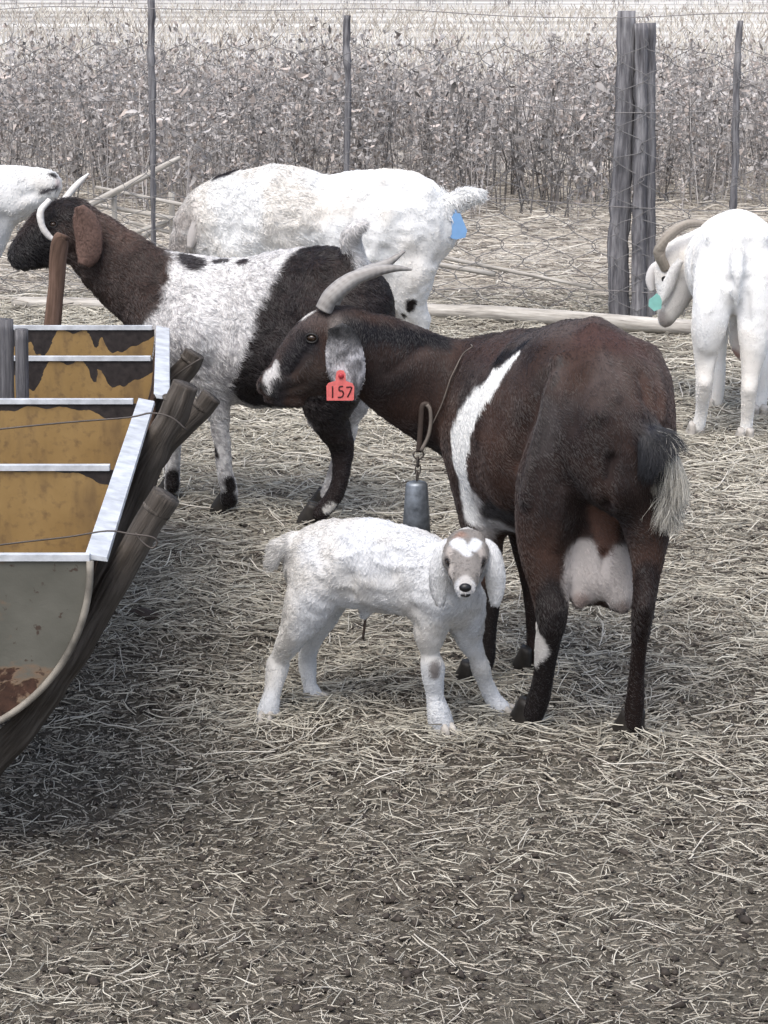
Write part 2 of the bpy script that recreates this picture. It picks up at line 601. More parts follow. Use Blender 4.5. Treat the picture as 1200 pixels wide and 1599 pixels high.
# ------------------------------------------------------------------ weeds beyond the fence
def weed_plant(r, h, leaves, leafsize, stemr=0.004, gray=1.0, lo=0.12, nst=None):
    Vs, Fs, Cs, stems = [], [], [], []
    off = 0
    base = np.array([0.425, 0.40, 0.385]) * gray

    def stem(P, rr, c):
        nonlocal off
        n = len(P)
        ang = np.arange(3) / 3 * 6.28
        V = P[:, None] + np.stack([np.cos(ang), np.sin(ang), 0 * ang], 1)[None] * rr[:, None, None]
        idx = np.arange(n * 3).reshape(n, 3)
        F = np.stack([idx[:-1], np.roll(idx, -1, 1)[:-1], np.roll(idx, -1, 1)[1:], idx[1:]], 2).reshape(-1, 4)
        Vs.append(V.reshape(-1, 3)); Fs.append(F + off); off += n * 3
        Cs.append(np.repeat(c[None], n * 3, 0))

    tt = np.linspace(0, 1, 6)
    for s_ in range(nst or r.integers(3, 6)):
        a = r.random() * 6.28
        lean = 0.04 + 0.18 * r.random()
        hh = h * (0.55 + 0.45 * r.random())
        P = np.stack([np.cos(a) * (0.04 + lean * hh * tt), np.sin(a) * (0.04 + lean * hh * tt), hh * tt], 1)
        P[1:, :2] += np.cumsum(r.normal(0, 0.012, (5, 2)), 0)
        stem(P, stemr * (1.15 - 0.85 * tt), base * (0.48 + 0.7 * r.random() ** 1.5))
        stems.append((P, tt))
        for b in range(r.integers(1, 4)):
            u = 0.25 + 0.6 * r.random()
            p = np.array([np.interp(u, tt, P[:, i]) for i in range(3)])
            ab = r.random() * 6.28
            L = h * (0.12 + 0.22 * r.random())
            t3 = np.linspace(0, 1, 4)
            B = p + np.stack([np.cos(ab) * L * 0.6 * t3, np.sin(ab) * L * 0.6 * t3, L * t3 * (0.5 + 0.7 * t3)], 1)
            B[1:] += r.normal(0, 0.008, (3, 3))
            stem(B, stemr * 0.5 * (1.1 - 0.7 * t3), base * (0.45 + 0.8 * r.random()))
            stems.append((B, t3))
    for k in range(leaves):
        P, tq = stems[r.integers(0, len(stems))]
        u = lo + (1 - lo) * r.random()
        p = np.array([np.interp(u, tq, P[:, i]) for i in range(3)])
        p += r.normal(0, 0.018, 3)
        if p[2] < 0.04:
            continue
        d = r.normal(0, 1, 3); d[2] -= 0.6
        d /= np.linalg.norm(d)
        w = np.cross(d, r.normal(0, 1, 3)); w /= np.linalg.norm(w) + 1e-9
        nrm = np.cross(d, w)
        L = leafsize * (0.4 + 1.1 * r.random())
        wd = L * (0.07 + 0.15 * r.random())
        th0 = r.normal(0, 3.6)
        q, cpt = [], p.copy()
        for j, ww in enumerate((.3, 1, .9, .6, .1)):
            al = th0 * j / 4
            q += [cpt - w * wd * ww, cpt + w * wd * ww]
            cpt = cpt + (d * math.cos(al) + nrm * math.sin(al)) * L / 4
        Vs.append(np.array(q))
        Fs.append(np.array([[0, 1, 3, 2], [2, 3, 5, 4], [4, 5, 7, 6], [6, 7, 9, 8]]) + off); off += 10
        c = base * (0.62 + 0.50 * r.random() ** 1.2) * (np.array([1.06, 0.98, 0.93]) if r.random() < 0.25 else 1.0)
        Cs.append(np.repeat(c[None], 10, 0))
    return np.concatenate(Vs), np.concatenate(Fs), np.clip(np.concatenate(Cs), 0, .8)


r = np.random.default_rng(77)
protos = [weed_plant(r, 0.62 + 0.30 * r.random(), 92, 0.050, 0.0034, 1.05) for _ in range(10)]


def weed_mass(name, label, n, ylo, yhi, xw, sc, seed, dens=None):
    r = np.random.default_rng(seed)
    Vs, Fs, Cs, off, k = [], [], [], 0, 0
    while k < n:
        y = ylo + (yhi - ylo) * r.random() ** 1.15
        x = (r.random() * 2 - 1) * xw(y)
        y -= 0.9 * float(vnoise(np.array([[x, 3.0, 0.0]]), 0.8, 17)[0]) * (1 - (y - ylo) / (yhi - ylo)) * (1.0 + 1.2 * r.random())
        if dens is not None and r.random() > dens(x, y):
            continue
        V, F, C = protos[r.integers(0, len(protos))]
        a = r.random() * 6.28
        hn = float(fbm(np.array([[x, y, 0.0]]), 0.9, 40, 2)[0])
        if dens is None and r.random() > 0.25 + 1.6 * hn:
            continue
        s = sc * (0.62 + 0.45 * r.random() + 0.5 * (hn - 0.4))
        R = np.array([[math.cos(a), -math.sin(a), 0], [math.sin(a), math.cos(a), 0], [0, 0, 1]])
        Vs.append((V * s) @ R.T + [x, y, -0.01]); Fs.append(F + off); off += len(V)
        Cs.append(C * (0.75 + 0.5 * r.random()))
        k += 1
    o = obj(name, np.concatenate(Vs), np.concatenate(Fs), M_WEED, smooth=False, attrs=[('col', 'FLOAT_COLOR', 'POINT', np.concatenate(Cs))])
    tag(o, label, kind='stuff')
    return o


weed_mass('dry_weeds', 'thick belt of dead grey brown weeds behind the fence', 930, 12.0, 18.5, lambda y: 0.27 * y, 1.0, 88)
weed_mass('low_weeds', 'sparse low dead weeds straggling towards the fence', 150, 10.0, 12.4, lambda y: 0.27 * y, 0.42, 90, lambda x, y: sstep(9.6, 12.4, np.array([y]))[0] * 0.9 * sstep(.3, .65, vnoise(np.array([[x, y, 0.]]), 1.1, 6))[0])
weed_mass('scrub', 'low dead brown scrub at the far edge of the field', 420, 62, 80, lambda y: 0.30 * y, 2.0, 89)

# single front weeds that stand clear of the mass
wm = []
for i in range(4):
    V, F, C = weed_plant(r, 0.55 + 0.22 * r.random(), 26, 0.05, 0.005, 0.52, 0.25, 3)
    me = mesh_np('dry_weed', V, F, False)
    set_attr(me, 'col', 'FLOAT_COLOR', 'POINT', C)
    me.materials.append(M_WEED)
    wm.append(me)
for i in range(46):
    px = -60 + 1320 * (i + 0.7 * random.random()) / 34
    py = 298 + 34 * random.random()
    if i >= 34:
        px, py = 690 + 200 * random.random(), 315 + 30 * random.random()
    p = G(px, py)
    o = bpy.data.objects.new('dry_weed', wm[i % 4])
    COL.objects.link(o)
    o.location = tuple(p)
    o.rotation_euler = (0, 0, random.random() * 6.28)
    s = 0.75 + 0.4 * random.random()
    o.scale = (s, s, s)
    tag(o, 'dead leafless weed stalk standing before the weed belt', 'weed', 'single dead weeds along the front of the belt')

# field stubble rows
r = np.random.default_rng(9)
n = 9000
rows = r.integers(0, 14, n)
y = 24 + rows * 2.7 + r.normal(0, 0.35, n)
x = (r.random(n) * 2 - 1) * 0.28 * y
L = 0.06 + 0.16 * r.random(n)
d = r.normal(0, 0.5, (n, 2))
s = np.linspace(0, 1, 3)
pts = np.stack([x[:, None] + d[:, 0:1] * L[:, None] * s, y[:, None] + d[:, 1:2] * L[:, None] * s, L[:, None] * s + 0 * x[:, None]], 2)
rad = np.full((n, 3), 0.008)
c = np.array([(0.50, 0.46, 0.40), (0.34, 0.30, 0.26), (0.62, 0.58, 0.52)])[r.integers(0, 3, n)]
tag(curves('stubble', pts, rad, c, M_STRAW), 'pale crop stubble in rows across the far field', kind='stuff')


# ------------------------------------------------------------------ fence
def fence_pt(x, z):
    return np.array([x, 7.85 - 0.172 * x, z])


def on_fence(px, py):
    d = ray(px, py)
    tt = 7.85 / (d[1] + 0.172 * d[0])
    return CAMP + d * tt


fence = empty('wire_fence', fence_pt(0.94, 0))
tag(fence, 'wire netting fence on split wooden posts and thin droppers behind the goats', 'fence')
posts = [([(968, 500), (966, 400), (970, 300), (976, 180), (979, 17)], [17, 16, 16, 15, 14]),
         ([(997, 499), (997, 400), (998, 280), (1000, 160), (1000, 36)], [12, 11, 11, 10.5, 10]),
         ([(1017, 495), (1016, 400), (1016, 280), (1017, 160), (1017, 36)], [10, 9.5, 9.5, 9, 9])]
for i, (pp, rr) in enumerate(posts):
    P = np.array([on_fence(*p) for p in pp]) + np.array([0, [0, -0.02, 0.03][i], 0])
    P[0, 2] = -0.08
    R = np.array(rr) * S(P[0])
    V, F, g = loft(P, R, R * (0.8 if i == 0 else 1.0), (0, -1, 0), 14, 10, 0.16, 24, i * 7 + 1)
    V[:, :2] += 0.004 * (vnoise(V, 60, i)[:, None] - 0.5)
    obj('post', V, F, M_POST, fence, attrs=[('grain', 'FLOAT_VECTOR', 'POINT', g)])
for pp, rr in (([(242, 455), (239, 300), (238, 150), (236, -8)], [4, 5, 6.5, 7.5]), ([(541, 470), (541, 250), (543, 120), (543, 24)], [5, 5.5, 6.5, 7]), ([(1141, 500), (1145, 320), (1150, 190), (1156, 32)], [7, 7, 6.5, 5.5])):
    P = np.array([on_fence(*p) for p in pp]); P[0, 2] = -0.05
    R = np.array(rr) * 0.85 * S(P[0])
    V, F, g = loft(P, R, R, (0, -1, 0), 10, 14, 0.35, 30, int(pp[0][0]))
    V[:, 0] += 0.010 * (vnoise(V, 7, 3) - 0.5)
    obj('dropper', V, F, M_POST, fence, attrs=[('grain', 'FLOAT_VECTOR', 'POINT', g)])
for xo in (-2.9, 2.9):
    P = np.array([fence_pt(xo, z) for z in (-0.1, 0.4, 0.8, 1.2)])
    V, F, g = loft(P, [0.03] * 4, [0.03] * 4, (0, -1, 0), 10, 8, 0.15, 26, 3)
    obj('dropper', V, F, M_POST, fence, attrs=[('grain', 'FLOAT_VECTOR', 'POINT', g)])
for z, ph in ((0.09, 0), (0.42, 1), (0.78, 2), (1.12, 3)):
    xw = np.linspace(-3.0, 3.0, 15)
    P = np.array([fence_pt(x, z + 0.012 * math.sin(x * 2 + ph) - 0.01 * math.cos(x * 5 + ph)) + [0, -0.045, 0] for x in xw])
    V, F, g = loft(P, [0.0017] * 15, None, (0, 0, 1), 5, 3)
    obj('strand', V, F, M_WIRE, fence)
r = np.random.default_rng(3)
cell, rowh, rows = 0.085, 0.062, 17
ncol = int(6.0 / cell)
pts = np.zeros((ncol, rows * 2, 3))
for c in range(ncol):
    for k in range(rows):
        zed = ((k % 2) * 2 - 1) * (1 if c % 2 else -1) * cell * 0.46
        for j, zz in enumerate((k * rowh, k * rowh + rowh * 0.45)):
            x = -3.0 + c * cell + zed + r.normal(0, 0.006)
            pts[c, k * 2 + j] = fence_pt(x, 0.01 + zz + r.normal(0, 0.005)) + [0, -0.05 + r.normal(0, 0.004), 0]
net = curves('netting', pts, np.full(pts.shape[:2], 0.0015), np.tile([[0.15, 0.145, 0.145]], (ncol, 1)), m_attr('netting_wire', 0.5, 0.5), fence)
net['kind'] = 'stuff'


def pole_thing(name, P, rr, material, label, cat, group=None, rough=0.12, seed=1, seg=12, flat=1.0, cut=None):
    P = np.asarray(P, float)
    R = np.asarray(rr, float)
    V, F, g = loft(P, R, R * flat, (0, 0.3, 1), seg, 8, rough, 22, seed)
    o = obj(name, V, F, material, at=P[0], attrs=[('grain', 'FLOAT_VECTOR', 'POINT', g)])
    return tag(o, label, cat, group)


s1 = S(G(800, 500))
a, b = G(655, 496), G(1090, 526)
pole_thing('log', [a + [0, 0, .03], a * .6 + b * .4 + [0, 0, .034], b + [0, 0, .03]], np.array([11, 13, 12]) * s1, M_PALE, 'long bleached pole lying at the foot of the fence posts', 'log', 'poles lying along the fence')
a, b = G(22, 484), G(330, 494)
pole_thing('log', [a + [0, 0, .03], a * .5 + b * .5 + [0, 0, .03], b + [0, 0, .03]], np.array([10, 11, 10]) * s1, M_PALE, 'bleached pole lying on the ground behind the brown-headed goat', 'log', 'poles lying along the fence')

Yb = 8.5
for (p, q, w, lab) in (((148, 316), (282, 246), 5.5, 'thickest pale stick sloping up out of the brush heap'),
                       ((128, 316), (300, 346), 4, 'thin pale stick crossing low behind the brown-headed goat'),
                       ((150, 292), (298, 322), 3, 'thinnest pale stick near the top of the brush heap'),
                       ((205, 365), (330, 322), 3.5, 'pale stick rising right from the fence dropper'),
                       ((196, 345), (300, 372), 3.5, 'lowest pale stick of the brush heap'),
                       ((276, 338), (330, 305), 5, 'short pale stick end poking out beside the white goat')):
    dy = random.uniform(-0.12, 0.12)
    A, B = W(*p, Yb + dy), W(*q, Yb - dy)
    D = B - A
    if A[2] > B[2]:
        E = B + D * (B[2] / max(1e-3, (A[2] - B[2]))) * 0.6
        pts = [A, B, E]
    else:
        E = A - D * min(1.0, (A[2] / max(1e-3, (B[2] - A[2])))) 
        pts = [B, A, E]
    k = S(A)
    pole_thing('dry_branch', pts, np.array([w * .75, w, w]) * k, M_PALE, lab, 'branch', 'dead branches heaped against the fence', 0.15, int(p[0]))
# legs of the heap: two stakes that carry the branches
for px in (178, 268):
    A = W(px, 300, Yb)
    pole_thing('brush_stake', [A, [A[0], A[1], -0.05]], [0.012, 0.015], M_PALE, 'upright stake under the %s end of the brush heap' % ('left' if px < 200 else 'right'), 'stake', 'stakes carrying the brush heap', 0.15, px)

# ------------------------------------------------------------------ body builder
def smin(a, b, k):
    h = np.clip(0.5 + 0.5 * (b - a) / k, 0, 1)
    return b * (1 - h) + a * h - k * h * (1 - h)


def T(lst):
    """(u,v,Y,rw[,rh]) measured -> points and radii in metres"""
    P = np.array([W(a[0], a[1], a[2]) for a in lst])
    sc = np.array([S(p) for p in P])
    rw = np.array([a[3] for a in lst]) * sc
    rh = np.array([a[4] if len(a) > 4 else a[3] for a in lst]) * sc
    return P, rw, rh


BIG = 0.09


def build_sdf(tubes, h):
    prep = []
    lo = np.full(3, 1e9); hi = -lo
    for (lst, k, ref) in tubes:
        P, rw, rh = T(lst)
        Q, R = spline(P, np.stack([rw, rh], 1), step=0.28)
        prep.append((Q, R, k, frames(Q, ref)))
        mr = R.max(1)[:, None]
        lo = np.minimum(lo, (Q - mr).min(0)); hi = np.maximum(hi, (Q + mr).max(0))
    lo -= 0.03; hi += 0.03
    n = np.ceil((hi - lo) / h).astype(int) + 1
    Fld = np.full(n, BIG, np.float32)
    for (Q, R, k, (Tt, Wd, Hh)) in prep:
        marg = max(0.02, k)
        b0 = np.maximum(0, np.floor((Q - R.max(1)[:, None] - marg - lo) / h).astype(int).min(0))
        b1 = np.minimum(n, np.ceil((Q + R.max(1)[:, None] + marg - lo) / h).astype(int).max(0) + 1)
        sub = np.full(b1 - b0, BIG, np.float32)
        for i in range(len(Q)):
            rw, rh = R[i]
            ra = min(rw, rh)
            ext = max(rw, rh) + marg
            c0 = np.maximum(b0, np.floor((Q[i] - ext - lo) / h).astype(int))
            c1 = np.minimum(b1, np.ceil((Q[i] + ext - lo) / h).astype(int) + 1)
            if np.any(c1 <= c0):
                continue
            ax = [(lo[d] + h * np.arange(c0[d], c1[d]) - Q[i][d]).astype(np.float32) for d in range(3)]
            X, Yg, Z = ax[0][:, None, None], ax[1][None, :, None], ax[2][None, None, :]
            t_ = X * Tt[i][0] + Yg * Tt[i][1] + Z * Tt[i][2]
            w_ = X * Wd[i][0] + Yg * Wd[i][1] + Z * Wd[i][2]
            h_ = X * Hh[i][0] + Yg * Hh[i][1] + Z * Hh[i][2]
            k0 = np.sqrt((t_ / ra) ** 2 + (w_ / rw) ** 2 + (h_ / rh) ** 2)
            k1 = np.sqrt((t_ / ra ** 2) ** 2 + (w_ / rw ** 2) ** 2 + (h_ / rh ** 2) ** 2) + 1e-6
            d = (k0 * (k0 - 1) / k1).astype(np.float32)
            sl = tuple(slice(c0[j] - b0[j], c1[j] - b0[j]) for j in range(3))
            np.minimum(sub[sl], d, out=sub[sl])
        sl = tuple(slice(b0[j], b1[j]) for j in range(3))
        Fld[sl] = smin(Fld[sl], sub, k)
    return Fld, lo


def surface_nets(Fl, lo, h):
    s = Fl < 0
    nx, ny, nz = Fl.shape
    cnt = np.zeros((nx - 1, ny - 1, nz - 1), np.int8)
    for dx in (0, 1):
        for dy in (0, 1):
            for dz in (0, 1):
                cnt += s[dx:nx - 1 + dx, dy:ny - 1 + dy, dz:nz - 1 + dz]
    act = (cnt > 0) & (cnt < 8)
    I = np.argwhere(act)
    ids = np.full(act.shape, -1, np.int64)
    ids[act] = np.arange(len(I))
    cor = [(a, b, c) for a in (0, 1) for b in (0, 1) for c in (0, 1)]
    val = {c: Fl[I[:, 0] + c[0], I[:, 1] + c[1], I[:, 2] + c[2]] for c in cor}
    acc = np.zeros((len(I), 3)); w = np.zeros(len(I))
    for a in cor:
        for ax in range(3):
            if a[ax] == 0:
                b = list(a); b[ax] = 1; b = tuple(b)
                fa, fb = val[a], val[b]
                m = (fa < 0) != (fb < 0)
                tt = np.where(m, fa / np.where(m, fa - fb, 1), 0)
                p = np.repeat(np.array(a, float)[None], len(I), 0)
                p[:, ax] = tt
                acc += p * m[:, None]; w += m
    V = lo + h * (I + acc / w[:, None])
    faces = []
    for ax in range(3):
        u, v = (ax + 1) % 3, (ax + 2) % 3
        sl0 = [slice(None)] * 3; sl1 = [slice(None)] * 3
        sl0[ax] = slice(0, -1); sl1[ax] = slice(1, None)
        d = s[tuple(sl0)].astype(np.int8) - s[tuple(sl1)].astype(np.int8)
        E = np.argwhere(d != 0)
        sg = d[tuple(E.T)]
        ok = (E[:, u] > 0) & (E[:, v] > 0) & (E[:, u] < act.shape[u]) & (E[:, v] < act.shape[v])
        E, sg = E[ok], sg[ok]
        q = []
        for du, dv in ((-1, -1), (0, -1), (0, 0), (-1, 0)):
            e = E.copy(); e[:, u] += du; e[:, v] += dv
            q.append(ids[tuple(e.T)])
        q = np.stack(q, 1)
        q[sg < 0] = q[sg < 0][:, ::-1]
        faces.append(q)
    return V, np.concatenate(faces)


def relax(V, F, it=2, lam=0.5):
    e = np.concatenate([F[:, [0, 1]], F[:, [1, 2]], F[:, [2, 3]], F[:, [3, 0]]])
    e = np.concatenate([e, e[:, ::-1]])
    deg = np.bincount(e[:, 0], minlength=len(V))[:, None]
    for _ in range(it):
        for l in (lam, -lam * 1.02):
            A = np.stack([np.bincount(e[:, 0], V[e[:, 1], d], len(V)) for d in range(3)], 1) / deg
            V = V + l * (A - V)
    return V


def vnormals(V, F):
    n = np.cross(V[F[:, 2]] - V[F[:, 0]], V[F[:, 3]] - V[F[:, 1]])
    N = np.stack([sum(np.bincount(F[:, j], n[:, d], len(V)) for j in range(4)) for d in range(3)], 1)
    return N / (np.linalg.norm(N, axis=1)[:, None] + 1e-12)


class Surf:
    def __init__(self, V, F):
        self.bvh = BVHTree.FromPolygons([tuple(v) for v in V], [tuple(int(i) for i in f) for f in F])

    def hit(self, px, py, Y=None):
        d = Vector(ray(px, py)).normalized()
        loc, nor, i, dist = self.bvh.ray_cast(Vector(CAMP), d)
        if loc is None:
            loc, nor, i, dist = self.bvh.find_nearest(Vector(W(px, py, Y if Y else 4.0)))
        return np.array(loc), np.array(nor)


def polydist(P, Q, R):
    best = np.full(len(P), 9.0); 
    if len(Q) == 1:
        return np.linalg.norm(P - Q[0], axis=1) / R[0]
    for i in range(len(Q) - 1):
        a, b = Q[i], Q[i + 1]
        ab = b - a
        tt = np.clip(((P - a) @ ab) / (ab @ ab + 1e-12), 0, 1)
        d = np.linalg.norm(P - a - tt[:, None] * ab, axis=1) / (R[i] + tt * (R[i + 1] - R[i]))
        best = np.minimum(best, d)
    return best


class Paint:
    """coat colour as a function of the place on the hide"""
    def __init__(self, base, surf, marks, Yd):
        self.base, self.M = base, []
        for mk in marks:
            pl, col, soft, nz = mk[:4]
            Q, R = [], []
            for q in pl:
                if len(q) > 3:
                    p = W(q[0], q[1], q[3])
                else:
                    p, _ = surf.hit(q[0], q[1], Yd)
                Q.append(p); R.append(q[2] * S(p))
            self.M.append((np.array(Q), np.array(R), np.array(col), soft, nz))

    def __call__(self, P):
        C = self.base(P)
        for i, (Q, R, col, soft, nz) in enumerate(self.M):
            d = polydist(P, Q, R) + nz * (fbm(P, 45, 50 + i) - 0.5) * 2
            m = 1 - sstep(1 - soft, 1 + soft, d)
            C = C * (1 - m[:, None]) + col * m[:, None]
        return np.clip(C, 0, 0.9)


def flow_back(back):
    def f(P, N):
        g = np.asarray(back, float)[None] * 0.9 + np.array([0, 0, -0.9])[None]
        return np.repeat(g, len(P), 0)
    return f


def make_coat(name, body, V, F, N, count, lenf, colf, comb, lift, rad, material, curl=0.0, jit=0.25, clump=0.5, seed=1, k=4, clf=30):
    r = np.random.default_rng(seed)
    tri = np.concatenate([F[:, [0, 1, 2]], F[:, [0, 2, 3]]])
    ar = np.linalg.norm(np.cross(V[tri[:, 1]] - V[tri[:, 0]], V[tri[:, 2]] - V[tri[:, 0]]), axis=1)
    ti = r.choice(len(tri), count, p=ar / ar.sum())
    u, v = r.random(count), r.random(count)
    fl = u + v > 1
    u[fl], v[fl] = 1 - u[fl], 1 - v[fl]
    tr = tri[ti]
    wts = np.stack([1 - u - v, u, v], 1)
    P = (V[tr] * wts[:, :, None]).sum(1)
    Nn = (N[tr] * wts[:, :, None]).sum(1)
    Nn /= np.linalg.norm(Nn, axis=1)[:, None]
    D = comb(P, Nn)
    cl = np.stack([vnoise(P, clf, 201 + i) - 0.5 for i in range(3)], 1) * 2
    D = D + clump * cl * 1.6 + r.normal(0, jit, (count, 3))
    D -= (D * Nn).sum(1)[:, None] * Nn
    D /= np.linalg.norm(D, axis=1)[:, None] + 1e-9
    L = lenf(P) * (0.6 + 0.6 * r.random(count))
    side = np.cross(Nn, D)
    s = np.linspace(0, 1, k)
    lf = lift * (0.6 + 0.8 * r.random(count))
    pts = P[:, None] - Nn[:, None] * 0.001
    pts = pts + D[:, None] * (L[:, None] * s)[..., None] + Nn[:, None] * (lf[:, None] * L[:, None] * (s - 0.45 * s * s))[..., None]
    if curl:
        phs = r.random(count) * 6.28 + vnoise(P, clf * 0.7, 99) * 12
        cv = curl * L[:, None] * np.sin(phs[:, None] + s[None] * 4.5) * s[None]
        pts = pts + side[:, None] * cv[..., None]
    long = L > 0.035
    if long.any():
        drop = (L[long][:, None] * s ** 2 * 0.45)
        pts[long, :, 2] -= drop
    R = rad * (0.7 + 0.6 * r.random(count))[:, None] * np.array([1.0, 0.95, 0.75, 0.3][:k] if k == 4 else np.linspace(1, .3, k))[None]
    C = colf(P) * (0.78 + 0.44 * r.random(count))[:, None]
    return curves(name, pts, R, np.clip(C, 0, 0.9), material, body)


def hoof(parent, px, py, face, material, w=0.021, hgt=0.045):
    base = G(px, py, 0.0)
    f = np.array([face[0], face[1], 0.0]); f /= np.linalg.norm(f)
    sd = np.array([-f[1], f[0], 0])
    Vs, Fs, off, Tr = [], [], 0, []
    for s in (-1, 1):
        c = base + sd * s * w * 0.55
        P = [c + [0, 0, hgt], c + f * 0.006 + [0, 0, hgt * 0.55], c + f * 0.014 + [0, 0, 0.004], c + f * 0.015 + [0, 0, -0.004]]
        V, F, g = loft(P, np.array([.40, .5, .56, .54]) * w, np.array([.55, .85, 1.15, 1.1]) * w, f, 10, 3)
        Vs.append(V); Fs.append(F[0] + off); Tr.append(F[1] + off); off += len(V)
    return obj('hoof', np.concatenate(Vs), [np.concatenate(Fs), np.concatenate(Tr)], material, parent)


def ear(parent, spec, Y, thick, material, colf, hairN=0, hairL=0.005, bow=0.012, cup=0.35, hm=None, seed=3, kids=True):
    """flat drooping ear: spec (u,v,half width) in order from root to tip"""
    P = []
    for i, q in enumerate(spec):
        yy = q[3] if len(q) > 3 else Y
        P.append(W(q[0], q[1], yy))
    P = np.array(P)
    rw = np.array([q[2] for q in spec]) * S(P[0])
    n = len(P)
    rt = np.full(n, thick); rt[0] *= 1.3; rt[-1] *= 0.7
    V, F, g = loft(P, rw, rt, (0, -1, 0.0), 16, 5)
    # cup the ear leaf: edges roll away from the outer face
    Q, R = spline(P, np.stack([rw, rt], 1), m=5)
    Tt, Wd, Hh = frames(Q, (0, -1, 0))
    ring = np.arange(16 * len(Q)) // 16
    body_n = 16 * len(Q)
    D = V[:body_n] - Q[ring]
    wv = (D * Wd[ring]).sum(1)
    V[:body_n] -= Hh[ring] * (cup * wv ** 2 / (R[ring, 0] + 1e-4))[:, None]
    C = colf(V)
    o = obj('ear', V, F, M_SKIN, parent, attrs=[('col', 'FLOAT_COLOR', 'POINT', C)])
    if hairN:
        qd = F[0]
        N = vnormals(V, qd)
        make_coat('ear_hair', o, V, qd, np.where(np.isfinite(N), N, 0), hairN, lambda p: np.full(len(p), hairL), colf,
                  lambda p, nn: np.repeat(np.array([[0, 0, -1.0]]), len(p), 0), 0.35, 0.00045, hm or M_COAT, seed=seed)
    return o


def horn_part(parent, pts, material):
    P, rw, rh = T(pts)
    V, F, g = loft(P, rw, rh * 0.85, (0, 0, 1), 14, 12, 0.05, 70, 5)
    return obj('horn', V, F, material, parent, attrs=[('grain', 'FLOAT_VECTOR', 'POINT', g)])


def eye(parent, surf, px, py, r, Yd, squash=0.75):
    p, n = surf.hit(px, py, Yd)
    k = S(p)
    V, F = ellipsoid(p - n * r * k * 0.45, np.array([r, r * 0.9, r * squash]) * k)
    e = obj('eye', V, F, M_EYE, parent)
    # lids: a dark rim around the eyeball
    a = np.linspace(0, 2 * math.pi, 17)[:-1]
    u = np.cross(n, [0, 0, 1]); u /= np.linalg.norm(u); v = np.cross(u, n)
    Q = np.array([p + n * 0.0012 + u * math.cos(t_) * r * k * 1.12 + v * math.sin(t_) * r * k * 0.82 for t_ in np.append(a, a[0])])
    V, F, g = loft(Q, [r * k * 0.22] * len(Q), None, n, 6, 2, cap=False)
    obj('eyelid', V, F[0], M_LID, e)
    return e


def goat(name, label, group, base, tubes, h, basecol, marks, Yd, coat, fluff=0.0, flufff=40, sculpt=()):
    """coat: dict(count,len(P),back,lift,rad,mat,curl..)"""
    root = empty(name, G(*base))
    tag(root, label, 'goat', group)
    Fl, lo = build_sdf(tubes, h)
    V, F = surface_nets(Fl, lo, h)
    V = relax(V, F, 4)
    N = vnormals(V, F)
    if sculpt:
        sf = Surf(V, F)
        D = np.zeros(len(V))
        for pl, amp in sculpt:
            Q = np.array([sf.hit(q[0], q[1], Yd)[0] if len(q) < 4 else W(q[0], q[1], q[3]) for q in pl])
            R = np.array([q[2] for q in pl]) * S(Q[0])
            D += amp * np.exp(-1.1 * polydist(V, Q, R) ** 2)
        leg = sstep(0.12, 0.3, V[:, 2])
        D += 0.006 * (fbm(V, 13, 71, 2) - 0.5) * (0.3 + 0.7 * leg)
        V = V + N * D[:, None]
        V = relax(V, F, 1)
        N = vnormals(V, F)
    if fluff:
        nz = 1 - np.abs(fbm(V, flufff, 61, 2) * 2 - 1) * 2
        leg = sstep(0.10, 0.24, V[:, 2])
        V = V + N * (fluff * nz * (0.35 + 0.65 * leg))[:, None]
        N = vnormals(V, F)
    surf = Surf(V, F)
    paint = Paint(basecol, surf, marks, Yd)
    tuft = coat.pop('tuft', None)
    body = obj('body', V, F, M_SKIN, root, attrs=[('col', 'FLOAT_COLOR', 'POINT', paint(V))])
    c = coat
    make_coat('coat', body, V, F, N, c['count'], c['len'], paint, c.get('comb') or flow_back(c['back']), c['lift'], c['rad'], c['mat'],
              c.get('curl', 0), c.get('jit', .25), c.get('clump', .5), c.get('seed', 1), 4, c.get('clf', 30))
    if tuft:
        fm = polydist(V[F].mean(1), *tuft['line']) < tuft.get('lim', 1.0)
        make_coat('tail_hair', body, V, F[fm], N, tuft['count'], tuft['len'], tuft.get('col', paint), tuft['comb'], tuft.get('lift', 0.4), tuft.get('rad', 0.0006), c['mat'], tuft.get('curl', .25), .2, .5, 5, 4, 40)
    return root, body, surf, paint


def constcol(c):
    c = np.asarray(c, float)
    return lambda P: np.repeat(c[None], len(P), 0)


Zr = (0, 0, 1)
WHITE = (0.71, 0.71, 0.70)
BLACK = (0.014, 0.011, 0.011)
GREY = (0.30, 0.28, 0.275)

# ------------------------------------------------------------------ the dark doe in front
def main_base(P):
    n = fbm(P, 9, 5)[:, None]
    n2 = fbm(P, 40, 8, 2)[:, None]
    dark = np.array([0.020, 0.0135, 0.0125]); brown = np.array([0.044, 0.0255, 0.020]); red = np.array([0.060, 0.033, 0.025])
    c = dark + (brown - dark) * sstep(0.30, 0.62, n)
    c = c + (red - c) * sstep(0.55, 0.8, n) * 0.5
    top_sheen = sstep(0.52, 0.70, P[:, 2])[:, None] * sstep(0.35, 0.65, fbm(P, 11, 31, 2))[:, None]  # grey sheen along back and rump top, painted into the coat colour
    c = c + (np.array([0.090, 0.075, 0.071]) - c) * top_sheen * 0.6
    return c * (0.75 + 0.5 * n2)


